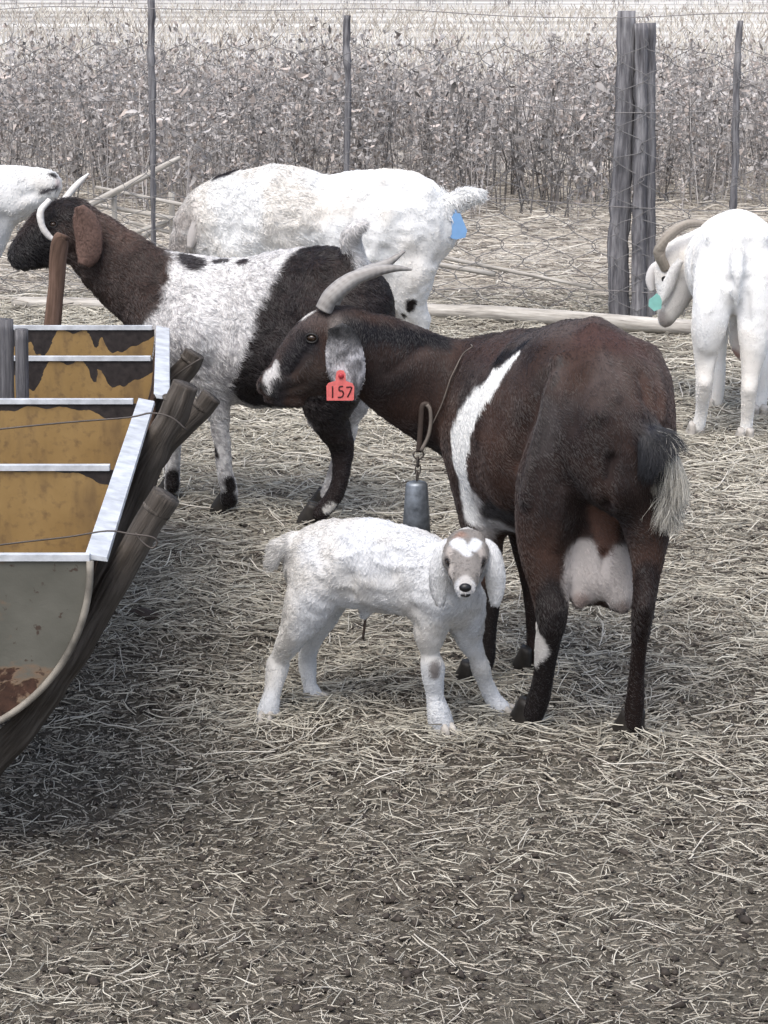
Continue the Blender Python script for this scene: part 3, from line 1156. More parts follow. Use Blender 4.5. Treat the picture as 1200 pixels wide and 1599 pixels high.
tubes = [
    ([(968, 742, 3.30, 60, 60), (948, 672, 3.37, 102, 122), (916, 642, 3.46, 118, 142), (868, 668, 3.56, 130, 158), (818, 675, 3.66, 118, 160), (778, 660, 3.74, 88, 138), (748, 648, 3.80, 60, 108)], 0.03, Zr),
        ([(890, 640, 3.42, 60), (865, 760, 3.38, 58), (853, 845, 3.38, 44), (858, 915, 3.36, 31), (862, 962, 3.33, 25), (855, 1005, 3.34, 20), (849, 1055, 3.36, 16.5), (843, 1085, 3.375, 18), (833, 1112, 3.385, 18)], 0.03, (0, -1, 0)),
    ([(995, 640, 3.40, 50), (1002, 760, 3.32, 48), (1011, 845, 3.30, 32), (1010, 900, 3.28, 22), (1005, 948, 3.26, 18), (999, 1002, 3.28, 13), (995, 1050, 3.30, 12), (992, 1093, 3.315, 15), (988, 1128, 3.325, 15)], 0.03, (0, -1, 0)),
    ([(748, 690, 3.72, 52), (752, 800, 3.66, 36), (762, 880, 3.63, 22), (765, 930, 3.62, 17), (764, 985, 3.61, 12), (761, 1030, 3.605, 12), (748, 1058, 3.60, 13)], 0.03, (0, -1, 0)),
    ([(815, 690, 3.78, 48), (820, 800, 3.75, 34), (827, 890, 3.72, 18), (832, 940, 3.70, 14), (833, 990, 3.69, 11), (832, 1030, 3.685, 12)], 0.03, (0, -1, 0)),
    ([(920, 835, 3.41, 36), (913, 885, 3.40, 40), (914, 908, 3.40, 37)], 0.02, Zr),
    ([(963, 840, 3.40, 34), (960, 895, 3.385, 38), (962, 916, 3.38, 36)], 0.02, Zr),
    ([(940, 760, 3.38, 40), (942, 850, 3.38, 34), (940, 900, 3.37, 24)], 0.03, Zr),
    ([(908, 930, 3.37, 14), (905, 938, 3.365, 11)], 0.015, Zr),
    ([(970, 936, 3.36, 14), (973, 946, 3.355, 11)], 0.015, Zr),
    ([(872, 575, 3.46, 16), (858, 590, 3.455, 12), (846, 640, 3.46, 8), (838, 700, 3.46, 7)], 0.03, Zr),
    ([(1012, 560, 3.42, 18), (1024, 590, 3.40, 14)], 0.04, Zr),
    ([(930, 512, 3.46, 10), (948, 560, 3.38, 10), (962, 610, 3.33, 12)], 0.03, Zr),
    ([(768, 628, 3.76, 60, 100), (705, 617, 3.78, 50, 90), (648, 592, 3.77, 42, 79), (595, 562, 3.74, 40, 70), (550, 545, 3.72, 38, 58)], 0.03, Zr),
    ([(550, 530, 3.72, 38, 56), (522, 545, 3.71, 43, 68), (493, 562, 3.705, 39, 60), (467, 579, 3.70, 29, 46), (444, 594, 3.70, 23, 31), (428, 604, 3.70, 20, 20)], 0.02, Zr),
    ([(494, 516, 3.68, 14), (476, 520, 3.68, 9)], 0.02, Zr),
    ([(423, 619, 3.70, 11), (440, 624, 3.70, 11), (465, 623, 3.70, 14)], 0.008, Zr),
    ([(422, 588, 3.70, 17, 14), (413, 601, 3.70, 14, 12)], 0.008, Zr),
    ([(962, 632, 3.33, 28), (985, 655, 3.285, 24), (1012, 680, 3.255, 21), (1036, 706, 3.25, 17), (1045, 734, 3.255, 12), (1047, 756, 3.26, 6)], 0.018, Zr),
    ([(795, 790, 3.60, 26), (770, 800, 3.60, 10), (757, 800, 3.60, 5)], 0.02, Zr),
]
tail_pts = [(962, 632, 3.33), (985, 655, 3.285), (1012, 680, 3.255), (1036, 706, 3.25), (1045, 734, 3.255), (1048, 800, 3.26)]
tail_line = (np.array([W(*q) for q in tail_pts]), np.array([26, 28, 26, 22, 18, 14]) * S(W(1012, 698, 3.28)))


def doe_comb(P, N):
    D = np.repeat(np.array([[0.5, -0.75, -0.9]]), len(P), 0)
    Q = tail_line[0]
    d = polydist(P, *tail_line)
    seg = np.argmin(np.linalg.norm(P[:, None] - 0.5 * (Q[:-1] + Q[1:])[None], axis=2), 1)
    T_ = (Q[1:] - Q[:-1]) / np.linalg.norm(Q[1:] - Q[:-1], axis=1)[:, None]
    return np.where((d < 1.15)[:, None], T_[seg] * 1.6 + np.array([0, 0, -0.3]), D)


def main_len(P):
    d = polydist(P, *tail_line)
    L = 0.010 + 0.012 * (1 - sstep(0.95, 1.2, d))
    return np.where(P[:, 2] < 0.2, np.minimum(L, 0.006), L)


marks = [
    ([(1010, 900, 26), (1002, 1000, 26), (994, 1060, 26), (988, 1130, 34)], (0.016, 0.010, 0.009), 0.25, 0.25),
    ([(862, 940, 34), (852, 1060, 26), (835, 1112, 34)], (0.013, 0.010, 0.010), 0.25, 0.25),
    ([(764, 930, 26, 3.62), (764, 1000, 26, 3.61), (748, 1060, 30, 3.60)], BLACK, 0.2, 0.2),
    ([(838, 972, 5, 3.33), (838, 996, 13, 3.325), (844, 1014, 15, 3.33), (839, 1034, 8, 3.345)], (0.60, 0.58, 0.56), 0.25, 0.45),
    ([(806, 554, 8), (785, 578, 15), (757, 610, 22), (729, 650, 33), (715, 695, 34), (721, 745, 26), (738, 795, 24)], WHITE, 0.20, 0.50),
    ([(740, 790, 24, 3.58), (762, 835, 30, 3.58), (800, 855, 26, 3.56)], (0.46, 0.44, 0.43), 0.4, 0.4),
    ([(785, 800, 26), (775, 795, 22), (757, 800, 14)], (0.03, 0.026, 0.026), 0.35, 0.4),
    ([(912, 870, 30), (910, 915, 34)], (0.44, 0.405, 0.39), 0.25, 0.2),
    ([(966, 880, 30), (964, 925, 33)], (0.44, 0.405, 0.39), 0.25, 0.2),
    ([(940, 900, 24), (940, 930, 20)], (0.42, 0.385, 0.37), 0.3, 0.2),
    ([(908, 936, 12), (905, 946, 12)], (0.22, 0.175, 0.16), 0.8, 0.4),
    ([(973, 948, 11)], (0.22, 0.18, 0.165), 0.8, 0.4),
    ([(945, 800, 26), (945, 838, 20), (942, 862, 9)], (0.10, 0.055, 0.042), 0.35, 0.25),
    ([(431, 570, 7), (424, 588, 15), (425, 602, 15), (438, 606, 9)], (0.58, 0.56, 0.55), 0.3, 0.45),
    ([(406, 600, 6), (413, 604, 5)], BLACK, 0.35, 0.2),
    ([(424, 600, 5), (432, 590, 4)], (0.12, 0.11, 0.11), 0.6, 0.6),
    ([(404, 618, 6), (420, 617, 4), (436, 616, 4), (450, 612, 3)], (0.016, 0.014, 0.015), 0.3, 0.15),
    ([(414, 628, 9), (432, 630, 8)], (0.03, 0.025, 0.026), 0.4, 0.3),
    ([(470, 492, 8, 3.70), (482, 480, 11, 3.70)], (0.72, 0.70, 0.67), 0.25, 0.25),
    ([(474, 540, 26), (458, 560, 22), (445, 575, 14)], (0.014, 0.012, 0.014), 0.6, 0.3),
    ([(500, 590, 30), (470, 605, 22)], (0.040, 0.028, 0.023), 0.7, 0.3),
    ([(532, 510, 18), (552, 512, 14)], (0.17, 0.15, 0.14), 0.6, 0.5),
    ([(600, 488, 22), (690, 530, 16), (740, 520, 14), (800, 512, 8)], (0.010, 0.009, 0.011), 0.6, 0.4),
    ([(775, 548, 26), (740, 545, 18)], (0.052, 0.031, 0.026), 0.8, 0.4),
    ([(925, 520, 36), (990, 540, 34)], (0.060, 0.033, 0.028), 0.8, 0.5),
    ([(874, 560, 4), (864, 600, 4), (840, 655, 5), (828, 705, 6), (815, 760, 8)], (0.058, 0.048, 0.045), 0.9, 0.9),
    ([(855, 650, 26), (845, 700, 20)], (0.055, 0.047, 0.046), 0.9, 0.9),
    ([(962, 632, 22, 3.33), (985, 655, 30, 3.285), (1015, 684, 30, 3.255)], (0.015, 0.015, 0.019), 0.4, 0.3),
    ([(1043, 726, 16, 3.255), (1048, 756, 26, 3.26)], (0.60, 0.56, 0.48), 0.3, 0.2),
]
doe_sculpt = [
    ([(874, 562, 15)], 0.013), ([(868, 590, 10), (850, 650, 10), (834, 710, 11), (822, 780, 12)], 0.010),
    ([(846, 590, 16), (828, 650, 19), (806, 725, 18)], -0.013), ([(905, 600, 22), (892, 660, 22)], -0.009),
    ([(1002, 640, 15)], 0.009), ([(938, 645, 14)], 0.007), ([(1022, 575, 9), (1036, 625, 10), (1041, 690, 10)], 0.008),
    ([(1003, 590, 12), (1017, 660, 13)], -0.008), ([(925, 510, 9), (945, 570, 9), (958, 620, 11)], 0.007),
    ([(955, 715, 8), (946, 790, 9)], -0.012), ([(800, 540, 10), (765, 600, 14), (748, 680, 16)], 0.007),
    ([(715, 580, 12), (690, 650, 12)], -0.007), ([(660, 540, 10), (610, 580, 12)], -0.004),
    ([(505, 588, 22)], 0.005), ([(476, 552, 8), (456, 582, 7)], -0.005), ([(470, 600, 8), (440, 612, 6)], -0.004), ([(552, 585, 10), (560, 620, 10)], -0.006),
    ([(944, 865, 7), (942, 945, 8)], -0.011), ([(880, 770, 12), (870, 850, 12)], 0.005), ([(770, 700, 30), (785, 780, 30)], 0.010),
    ([(868, 955, 10)], 0.004), ([(1008, 945, 9)], 0.004),
]
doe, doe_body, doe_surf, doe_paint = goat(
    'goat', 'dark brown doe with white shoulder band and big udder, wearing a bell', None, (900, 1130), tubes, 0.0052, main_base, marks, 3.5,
    dict(count=135000, len=main_len, comb=doe_comb, lift=0.30, rad=0.00042, mat=M_COAT, clump=0.42, clf=26, seed=11,
         tuft=dict(line=tail_line, count=15000, comb=lambda P, N: doe_comb(P, N) * np.array([0.55, 0.55, 1.0]) + np.array([0, 0, -0.9]) + np.random.default_rng(4).normal(0, .10, (len(P), 3)), lim=0.85, rad=0.0003, curl=0.18, lift=0.2,
                   len=lambda P: 0.042 + 0.010 * sstep(W(1020, 700, 3.25)[0], W(1040, 700, 3.25)[0], P[:, 0]),
                   col=lambda P: np.where((P[:, 0] + 0.010 * np.random.default_rng(8).normal(0, 1, len(P)) > W(1037, 700, 3.25)[0])[:, None], np.array([[0.50, 0.475, 0.42]]), np.array([[0.020, 0.020, 0.024]])))), sculpt=doe_sculpt)
horn_part(doe, [(506, 484, 3.69, 16), (518, 462, 3.69, 16), (548, 438, 3.70, 14.5), (585, 424, 3.71, 11), (618, 419, 3.715, 6.5), (643, 421, 3.72, 2)], M_HORN)
horn_part(doe, [(514, 480, 3.745, 15), (532, 452, 3.75, 15), (566, 429, 3.77, 13), (602, 413, 3.79, 9), (633, 392, 3.80, 2)], M_HORN)
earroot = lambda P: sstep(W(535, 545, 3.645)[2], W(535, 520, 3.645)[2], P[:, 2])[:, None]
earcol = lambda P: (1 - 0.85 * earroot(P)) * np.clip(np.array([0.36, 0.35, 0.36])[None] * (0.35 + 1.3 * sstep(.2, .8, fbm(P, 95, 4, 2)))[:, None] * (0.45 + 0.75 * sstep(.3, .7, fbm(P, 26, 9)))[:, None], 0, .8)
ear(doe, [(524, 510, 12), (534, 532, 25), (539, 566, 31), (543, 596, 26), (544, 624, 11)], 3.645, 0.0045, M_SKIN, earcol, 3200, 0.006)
ear(doe, [(540, 512, 12), (548, 532, 25), (552, 566, 30), (555, 598, 26), (556, 622, 12)], 3.80, 0.0045, M_SKIN, earcol, 0)
eye(doe, doe_surf, 487, 528, 8.5, 3.66)
for px, py, mt in ((988, 1152, M_HOOF), (828, 1132, M_HOOF), (738, 1072, M_HOOF), (830, 1049, M_HOOF)):
    hoof(doe, px, py, (-0.45, 0.75), mt, 0.023, 0.05)

# ear tag with its number
tag_root = empty('ear_tag', W(531, 584, 3.630))
tag(tag_root, 'red plastic ear tag with number 157 on the dark doe', 'ear tag')


def plate2d(outline, px0, Y, thick):
    P = np.array([W(u, v, Y) for u, v in outline])
    B = P + np.array([0, thick, 0])
    n = len(P)
    c0, c1 = P.mean(0), B.mean(0)
    V = np.vstack([P, B, c0, c1])
    k = np.arange(n); k2 = (k + 1) % n
    tris = np.concatenate([np.stack([np.full(n, 2 * n), k2, k], 1), np.stack([np.full(n, 2 * n + 1), n + k, n + k2], 1)])
    quads = np.stack([k, k2, n + k2, n + k], 1)
    return V, [quads, tris]


def stroke(pts, w, Y, thick=0.0006):
    """flat marker line of half width w"""
    P = np.array([W(u, v, Y) for u, v in pts])
    k = S(P[0])
    V, F, g = loft(P, [w * k] * len(P), [thick] * len(P), (0, -1, 0), 6, 3)
    return V, F


tag_out = [(510.5, 625.5), (510, 603), (513, 598.5), (524, 595), (525, 584), (526.5, 580), (531, 578), (537, 579), (540, 584), (540.5, 595), (551, 599), (553.5, 604), (553, 624), (551, 625.5)]
V, F = plate2d(tag_out, 0, 3.628, 0.0022)
obj('tag_plate', V, F, M_TAG, tag_root, smooth=False)
V, F = ellipsoid(W(533, 587, 3.627), np.array([4.5, 3, 4.5]) * S(W(533, 587, 3.627)), 12, 7)
obj('stud', V, F, M_TAGSTUD, tag_root)
for pts in ([(519.5, 603), (519.8, 612), (519.5, 621)],
            [(536, 603.5), (530.5, 604), (530, 610), (534, 610), (536.5, 614), (534.5, 619.5), (528, 620.5)],
            [(541, 605), (549, 604.5), (547.5, 611), (543, 620)]):
    V, F = stroke(pts, 1.15, 3.6272)
    obj('numeral', V, F, M_INK, tag_root)

# bell on its collar
bell_root = empty('goat_bell', W(651, 752, 3.70))
tag(bell_root, 'grey steel bell hanging on a chain below the dark doe neck', 'bell')
nc = [(742, 545), (727, 556), (716, 575), (708, 590), (702, 606), (694, 628), (683, 650), (672, 668)]
cp = []
for u, v in nc:
    p, n_ = doe_surf.hit(u, v, 3.7)
    cp.append(p + n_ * 0.006)
cp = np.array(cp)
# the far half of the collar ring, mirrored through the neck's middle
mid = np.array([W(708, 610, 3.78)])
farh = cp[::-1].copy(); farh[:, 1] = 2 * 3.785 - farh[:, 1]; farh[:, 0] += 0.012
ring = np.vstack([cp, farh[1:-1], cp[:1]])
V, F, g = loft(ring, [0.0013] * len(ring), None, (0, 0, 1), 6, 4, cap=False)
obj('collar', V, F[0], M_CORD, bell_root)
Yn = float(cp[-1][1]) - 0.012
P, rw, rh = T([(672, 640, Yn, 4.5), (668, 632, Yn, 4.5), (660, 634, Yn, 4.5), (658, 655, Yn, 4.5), (656, 685, Yn, 4.5), (654, 706, Yn, 4.5)])
V, F, g = loft(P, rw, rh * .6, (0, -1, 0), 8, 5)
obj('strap', V, F, M_LEATHER, bell_root)
P, rw, rh = T([(667, 632, Yn - .008, 3), (672, 640, Yn - .008, 3), (673, 660, Yn - .008, 3), (669, 682, Yn - .008, 3), (658, 704, Yn - .008, 3)])
V, F, g = loft(P, rw, rh, (0, -1, 0), 8, 5)
obj('strap', V, F, M_CORD, bell_root)
for (u, v, ru, rv, flip) in ((654, 710, 8, 7, 0), (653, 722, 4, 8, 1), (653, 733, 4, 8, 0), (652, 744, 4, 8, 1)):
    aa = np.linspace(0, 2 * math.pi, 15)
    c = W(u, v, Yn); k = S(c)
    Q = np.array([c + np.array([math.cos(t_) * ru * k * (0.35 if flip else 1), math.cos(t_) * ru * k * (0.9 if flip else 0.2), math.sin(t_) * rv * k]) for t_ in aa])
    V, F, g = loft(Q, [0.0016] * len(Q), None, (0.3, -1, 0.2), 6, 2, cap=False)
    obj('chain_link', V, F[0], M_DARKWIRE, bell_root)
c = W(651, 752, Yn); k = S(c)
prof = [(0.5, 1.5), (9, 0.5), (15, -1.5), (17.2, -5), (21, -60), (22.5, -93), (20.5, -93), (18.5, -50), (14, -8), (0.5, -6)]
a = np.arange(28) / 28 * 2 * math.pi
V = np.array([[c[0] + math.cos(t_) * r_ * k, c[1] + math.sin(t_) * r_ * k * 0.8, c[2] + z_ * k] for r_, z_ in prof for t_ in a])
idx = np.arange(len(prof) * 28).reshape(len(prof), 28)
F = np.stack([idx[:-1], idx[1:], np.roll(idx, -1, 1)[1:], np.roll(idx, -1, 1)[:-1]], 2).reshape(-1, 4)
obj('bell_body', V, F, M_BELL, bell_root)
P = [c + [0, 0, -20 * k], c + [0, 0, -85 * k], c + [0, 0, -100 * k]]
V, F, g = loft(P, np.array([1.5, 2, 6]) * k, None, (0, -1, 0), 8, 5)
obj('clapper', V, F, M_DARKWIRE, bell_root)

# ------------------------------------------------------------------ the white kid
tubes = [
    ([(484, 892, 3.47, 38, 44), (508, 882, 3.46, 54, 64), (560, 880, 3.44, 60, 70), (620, 890, 3.42, 60, 69), (668, 904, 3.40, 54, 64), (706, 926, 3.38, 42, 48)], 0.02, Zr),
    ([(500, 900, 3.43, 44), (482, 945, 3.42, 36), (462, 985, 3.42, 23), (440, 1024, 3.445, 15), (434, 1040, 3.45, 17), (427, 1075, 3.435, 12.5), (421, 1100, 3.43, 15), (418, 1117, 3.43, 17)], 0.018, (0, -1, 0)),
    ([(515, 910, 3.50, 42), (500, 958, 3.50, 28), (486, 1000, 3.51, 16), (481, 1022, 3.525, 13), (481, 1040, 3.53, 13), (484, 1068, 3.52, 9.5), (490, 1088, 3.515, 14)], 0.018, (0, -1, 0)),
    ([(680, 930, 3.37, 40), (672, 985, 3.37, 24), (672, 1018, 3.375, 14), (676, 1042, 3.37, 18), (677, 1060, 3.372, 16), (680, 1088, 3.375, 13), (685, 1112, 3.37, 17), (690, 1132, 3.37, 19)], 0.016, (0, -1, 0)),
    ([(722, 940, 3.40, 36), (733, 996, 3.43, 20), (744, 1024, 3.442, 12.5), (751, 1043, 3.447, 14), (757, 1062, 3.455, 11), (768, 1086, 3.458, 12), (774, 1096, 3.455, 13), (782, 1106, 3.45, 15)], 0.016, (0, -1, 0)),
    ([(690, 900, 3.40, 42), (712, 893, 3.36, 36), (728, 878, 3.31, 32)], 0.02, Zr),
    ([(729, 856, 3.31, 28, 28), (728, 866, 3.275, 32, 33), (727, 884, 3.235, 26, 29), (727, 901, 3.20, 18, 20), (727, 913, 3.18, 14.5, 15), (727, 919, 3.17, 12, 12)], 0.012, Zr),
    ([(702, 874, 3.25, 8), (705, 856, 3.26, 9)], 0.012, Zr),
    ([(753, 875, 3.25, 8), (750, 857, 3.26, 9)], 0.012, Zr),
    ([(716, 842, 3.285, 9), (714, 838, 3.285, 6)], 0.012, Zr),
    ([(741, 842, 3.285, 9), (743, 838, 3.285, 6)], 0.012, Zr),
    ([(484, 864, 3.47, 15), (460, 850, 3.46, 13), (437, 857, 3.45, 11), (425, 878, 3.445, 7)], 0.015, Zr),
    ([(575, 948, 3.43, 8), (570, 960, 3.43, 5)], 0.02, Zr),
]
CREAM = (0.625, 0.635, 0.655)
TAN = (0.215, 0.198, 0.185)
marks = [
    ([(728, 850, 40, 3.27), (727, 900, 32, 3.20)], TAN, 0.15, 0.15),
    ([(703, 858, 8, 3.24), (702, 874, 7, 3.23)], (0.40, 0.36, 0.335), 0.5, 0.3),
    ([(755, 858, 8, 3.24), (754, 874, 7, 3.23)], (0.40, 0.36, 0.335), 0.5, 0.3),
    ([(702, 884, 9, 3.22), (708, 900, 10, 3.20)], (0.46, 0.42, 0.39), 0.5, 0.3),
    ([(752, 884, 9, 3.22), (746, 900, 10, 3.20)], (0.46, 0.42, 0.39), 0.5, 0.3),
    ([(727, 903, 8), (727, 912, 12)], (0.42, 0.40, 0.385), 0.6, 0.35),
    ([(698, 874, 6), (702, 881, 5)], (0.05, 0.045, 0.045), 0.6, 0.3),
    ([(757, 874, 6), (753, 882, 5)], (0.05, 0.045, 0.045), 0.6, 0.3),
    ([(713, 845, 9), (722, 854, 10), (731, 864, 8)], CREAM, 0.35, 0.4),
    ([(745, 845, 10), (738, 856, 8)], CREAM, 0.35, 0.4),
    ([(720, 835, 10)], (0.27, 0.18, 0.145), 0.7, 0.4),
    ([(679, 1043, 9), (681, 1054, 7)], (0.18, 0.165, 0.16), 0.7, 0.5),
]
kid_tail = (np.array([W(456, 856, 3.46), W(434, 861, 3.45), W(425, 880, 3.445)]), np.array([30, 26, 24]) * S(W(440, 860, 3.45)))
kid_head = (np.array([W(728, 866, 3.29), W(727, 900, 3.19)]), np.array([44, 34]) * S(W(728, 880, 3.26)))


def kid_len(P):
    L = np.full(len(P), 0.0075)
    L = np.where(polydist(P, *kid_tail) < 1.0, 0.014, L)
    L = np.where(polydist(P, *kid_head) < 1.0, 0.0052, L)
    return np.where(P[:, 2] < 0.16, np.minimum(L, 0.006), L)


def kid_base(P):
    return np.array(CREAM)[None] * (0.90 + 0.17 * fbm(P, 24, 3))[:, None] * (1 - np.array([[0.05, 0.09, 0.15]]) * sstep(0.42, 0.7, fbm(P, 11, 44))[:, None])


kid_sculpt = [
    ([(548, 900, 14), (540, 950, 12)], -0.006), ([(520, 880, 22), (490, 930, 22)], 0.005), ([(640, 930, 14), (650, 980, 12)], -0.005),
    ([(690, 950, 20)], 0.006), ([(715, 985, 10)], -0.006), ([(700, 850, 8), (690, 880, 8)], -0.004), ([(727, 875, 7)], -0.0015), ([(712, 893, 6)], 0.002), ([(742, 893, 6)], 0.002),
]
kid, kid_body, kid_surf, kid_paint = goat(
    'goat_kid', 'small curly white kid standing in front of the dark doe', None, (590, 1125), tubes, 0.0036, kid_base, marks, 3.35,
    dict(count=95000, len=kid_len, back=(-0.7, 0.1, 0), lift=0.38, rad=0.00042, mat=M_COATL, curl=0.2, clump=0.75, clf=24, seed=12, jit=0.2), fluff=0.0034, flufff=28, sculpt=kid_sculpt)
kearcol = lambda P: np.array([0.60, 0.605, 0.615])[None] * (0.85 + 0.25 * fbm(P, 60, 4))[:, None]
ear(kid, [(702, 845, 7, 3.29), (692, 862, 13, 3.27), (687, 890, 15.5, 3.26), (686, 920, 14, 3.26), (688, 946, 6, 3.26)], 3.26, 0.004, M_SKIN, kearcol, 1800, 0.005, hm=M_COATL)
ear(kid, [(756, 845, 7, 3.29), (767, 862, 13, 3.27), (773, 890, 15.5, 3.26), (775, 920, 14, 3.26), (774, 946, 6, 3.26)], 3.26, 0.004, M_SKIN, kearcol, 1800, 0.005, hm=M_COATL)
eye(kid, kid_surf, 700, 877, 5.5, 3.25, 0.8)
eye(kid, kid_surf, 754, 879, 5.5, 3.25, 0.8)
c, n_ = kid_surf.hit(727, 919, 3.165)
k = S(c)
V, F = ellipsoid(c + [0, 0.004, 0.000], np.array([10, 7, 7.5]) * k, 14, 9)
obj('nose', V, F, M_NOSE, kid)
V, F = ellipsoid(c + [0, 0.005, -11 * k], np.array([9, 7, 4.5]) * k, 14, 9)
obj('mouth', V, F, M_NOSE, kid)
for px, py, f in ((417, 1124, (-.1, -.6)), (490, 1096, (.9, -.3)), (692, 1140, (.5, -.8)), (783, 1113, (.7, -.5))):
    hoof(kid, px, py, f, M_HOOFL, 0.0135, 0.014)
P, rw, rh = T([(572, 955, 3.43, 3), (570, 975, 3.43, 2), (567, 998, 3.43, 2.2)])
V, F, g = loft(P, rw, rh, (0, -1, 0), 6, 4)
obj('umbilical_cord', V, F, M_LEATHER, kid)

# ------------------------------------------------------------------ roan goat behind, brown head to the left
def roan_base(P):
    n = fbm(P, 260, 5, 2)
    n2 = fbm(P, 12, 6, 2)
    up = sstep(0.42, 0.62, P[:, 2])
    t_ = sstep(0.30, 0.62, n + 0.40 * (n2 - 0.5) + 0.12 * (up - 0.5))
    return np.array([0.36, 0.345, 0.35])[None] * (1 - t_[:, None]) + np.array([0.70, 0.685, 0.675])[None] * t_[:, None]


tubes = [
    ([(258, 470, 4.86, 45, 60), (285, 490, 4.86, 62, 90), (340, 510, 4.85, 75, 105), (400, 520, 4.83, 85, 116), (460, 510, 4.80, 85, 118), (520, 492, 4.77, 75, 106), (562, 495, 4.75, 52, 78)], 0.03, Zr),
    ([(530, 500, 4.72, 62), (520, 580, 4.70, 56), (512, 640, 4.70, 33), (522, 670, 4.71, 24), (534, 700, 4.73, 18), (532, 745, 4.72, 13), (522, 775, 4.715, 13), (500, 802, 4.715, 13)], 0.03, (0, -1, 0)),
    ([(545, 510, 4.82, 55), (540, 600, 4.84, 45), (538, 650, 4.84, 24), (540, 680, 4.85, 15), (525, 730, 4.84, 10), (512, 770, 4.84, 11)], 0.03, (0, -1, 0)),
    ([(310, 520, 4.79, 48), (330, 600, 4.79, 26), (341, 645, 4.79, 16), (347, 690, 4.80, 13), (351, 735, 4.80, 12), (358, 765, 4.81, 13), (358, 780, 4.815, 13)], 0.03, (0, -1, 0)),
    ([(290, 530, 4.92, 45), (280, 620, 4.94, 22), (273, 680, 4.96, 12), (270, 735, 4.97, 11), (269, 758, 4.97, 12)], 0.03, (0, -1, 0)),
    ([(285, 470, 4.86, 46, 70), (228, 448, 4.88, 38, 66), (180, 412, 4.90, 32, 57), (140, 375, 4.90, 29, 46), (112, 358, 4.90, 27, 42)], 0.03, Zr),
    ([(120, 352, 4.90, 29, 42), (96, 360, 4.90, 29, 46), (67, 379, 4.895, 23, 38), (44, 394, 4.89, 18, 27), (32, 403, 4.89, 15, 19)], 0.02, Zr),
    ([(548, 425, 4.74, 26), (552, 396, 4.73, 16), (548, 376, 4.72, 14), (553, 360, 4.70, 12), (566, 352, 4.69, 8)], 0.02, Zr),
]
marks = [
    ([(252, 470, 40, 4.86), (215, 445, 75, 4.88), (160, 395, 70, 4.9), (80, 375, 85, 4.9)], (0.043, 0.028, 0.024), 0.08, 0.10),
    ([(60, 385, 36), (35, 400, 36)], (0.013, 0.011, 0.012), 0.4, 0.2),
    ([(100, 325, 26), (80, 335, 24)], (0.016, 0.012, 0.012), 0.4, 0.2),
    ([(195, 365, 24), (160, 345, 20)], (0.080, 0.050, 0.041), 0.7, 0.3),
    ([(500, 400, 52), (480, 480, 80), (440, 570, 62), (400, 610, 42), (560, 560, 95), (600, 470, 60)], (0.019, 0.014, 0.014), 0.10, 0.12),
    ([(520, 450, 50), (520, 560, 70), (505, 625, 60)], (0.024, 0.017, 0.016), 0.2, 0.15),
    ([(516, 640, 46), (534, 700, 36), (528, 760, 30), (500, 805, 36)], (0.018, 0.013, 0.013), 0.2, 0.1),
    ([(520, 791, 7), (510, 797, 6)], (0.65, 0.63, 0.6), 0.3, 0.2),
    ([(542, 378, 16, 4.72), (549, 360, 18, 4.70), (566, 360, 18, 4.69)], (0.62, 0.60, 0.59), 0.3, 0.2),
    ([(300, 394, 16), (285, 400, 12), (310, 390, 10)], (0.03, 0.025, 0.027), 0.3, 0.3),
    ([(338, 408, 9), (346, 408, 8)], (0.03, 0.025, 0.027), 0.3, 0.3),
    ([(375, 408, 10), (382, 409, 7)], (0.04, 0.03, 0.032), 0.3, 0.3),
    ([(359, 752, 10), (362, 762, 10)], BLACK, 0.3, 0.2),
    ([(355, 780, 16), (358, 790, 18)], BLACK, 0.3, 0.2),
    ([(336, 700, 6), (339, 712, 5)], BLACK, 0.3, 0.2),
    ([(270, 745, 14), (270, 762, 14)], BLACK, 0.3, 0.2),
]
roan, roan_body, roan_surf, _ = goat(
    'goat', 'grey speckled goat with brown neck, black face and dark hindquarters behind the trough', None, (400, 800), tubes, 0.007, roan_base, marks, 4.8,
    dict(count=95000, len=lambda P: np.where(P[:, 2] < 0.25, 0.007, 0.014), back=(0.9, 0.1, 0), lift=0.4, rad=0.0006, mat=M_COAT, curl=0.15, clump=0.6, clf=34, seed=13), fluff=0.003, flufff=34, sculpt=[
        ([(500, 420, 16)], 0.014), ([(450, 440, 26), (430, 520, 26)], -0.012), ([(480, 480, 14), (470, 560, 14)], 0.008), ([(300, 450, 20), (310, 540, 22)], 0.010),
        ([(350, 440, 20), (355, 520, 22)], -0.008), ([(400, 560, 50)], 0.010), ([(250, 420, 14), (245, 480, 16)], -0.008), ([(70, 400, 12), (100, 415, 12)], -0.005), ([(528, 690, 8)], 0.004)])
ecol = lambda P: np.array([0.15, 0.095, 0.078])[None] * (0.8 + 0.45 * fbm(P, 50, 4))[:, None]
ear(roan, [(124, 322, 7), (131, 342, 19), (138, 370, 22), (137, 398, 19), (131, 414, 10)], 4.825, 0.005, M_SKIN, ecol, 1500, 0.006)
ear(roan, [(110, 322, 7), (112, 342, 19), (116, 370, 22), (116, 398, 19), (112, 412, 10)], 4.97, 0.005, M_SKIN, ecol, 0)
horn_part(roan, [(78, 312, 4.85, 5), (64, 330, 4.835, 6), (66, 352, 4.83, 6), (76, 368, 4.83, 5.5), (90, 378, 4.83, 3)], M_HORNW)
horn_part(roan, [(98, 318, 4.92, 7), (112, 298, 4.93, 6), (126, 283, 4.94, 5), (139, 271, 4.95, 2)], M_HORNW)
eye(roan, roan_surf, 83, 350, 6, 4.87)
for px, py in ((490, 818), (506, 795), (355, 797), (267, 774)):
    hoof(roan, px, py, (-1, 0.05), M_HOOF, 0.024, 0.05)

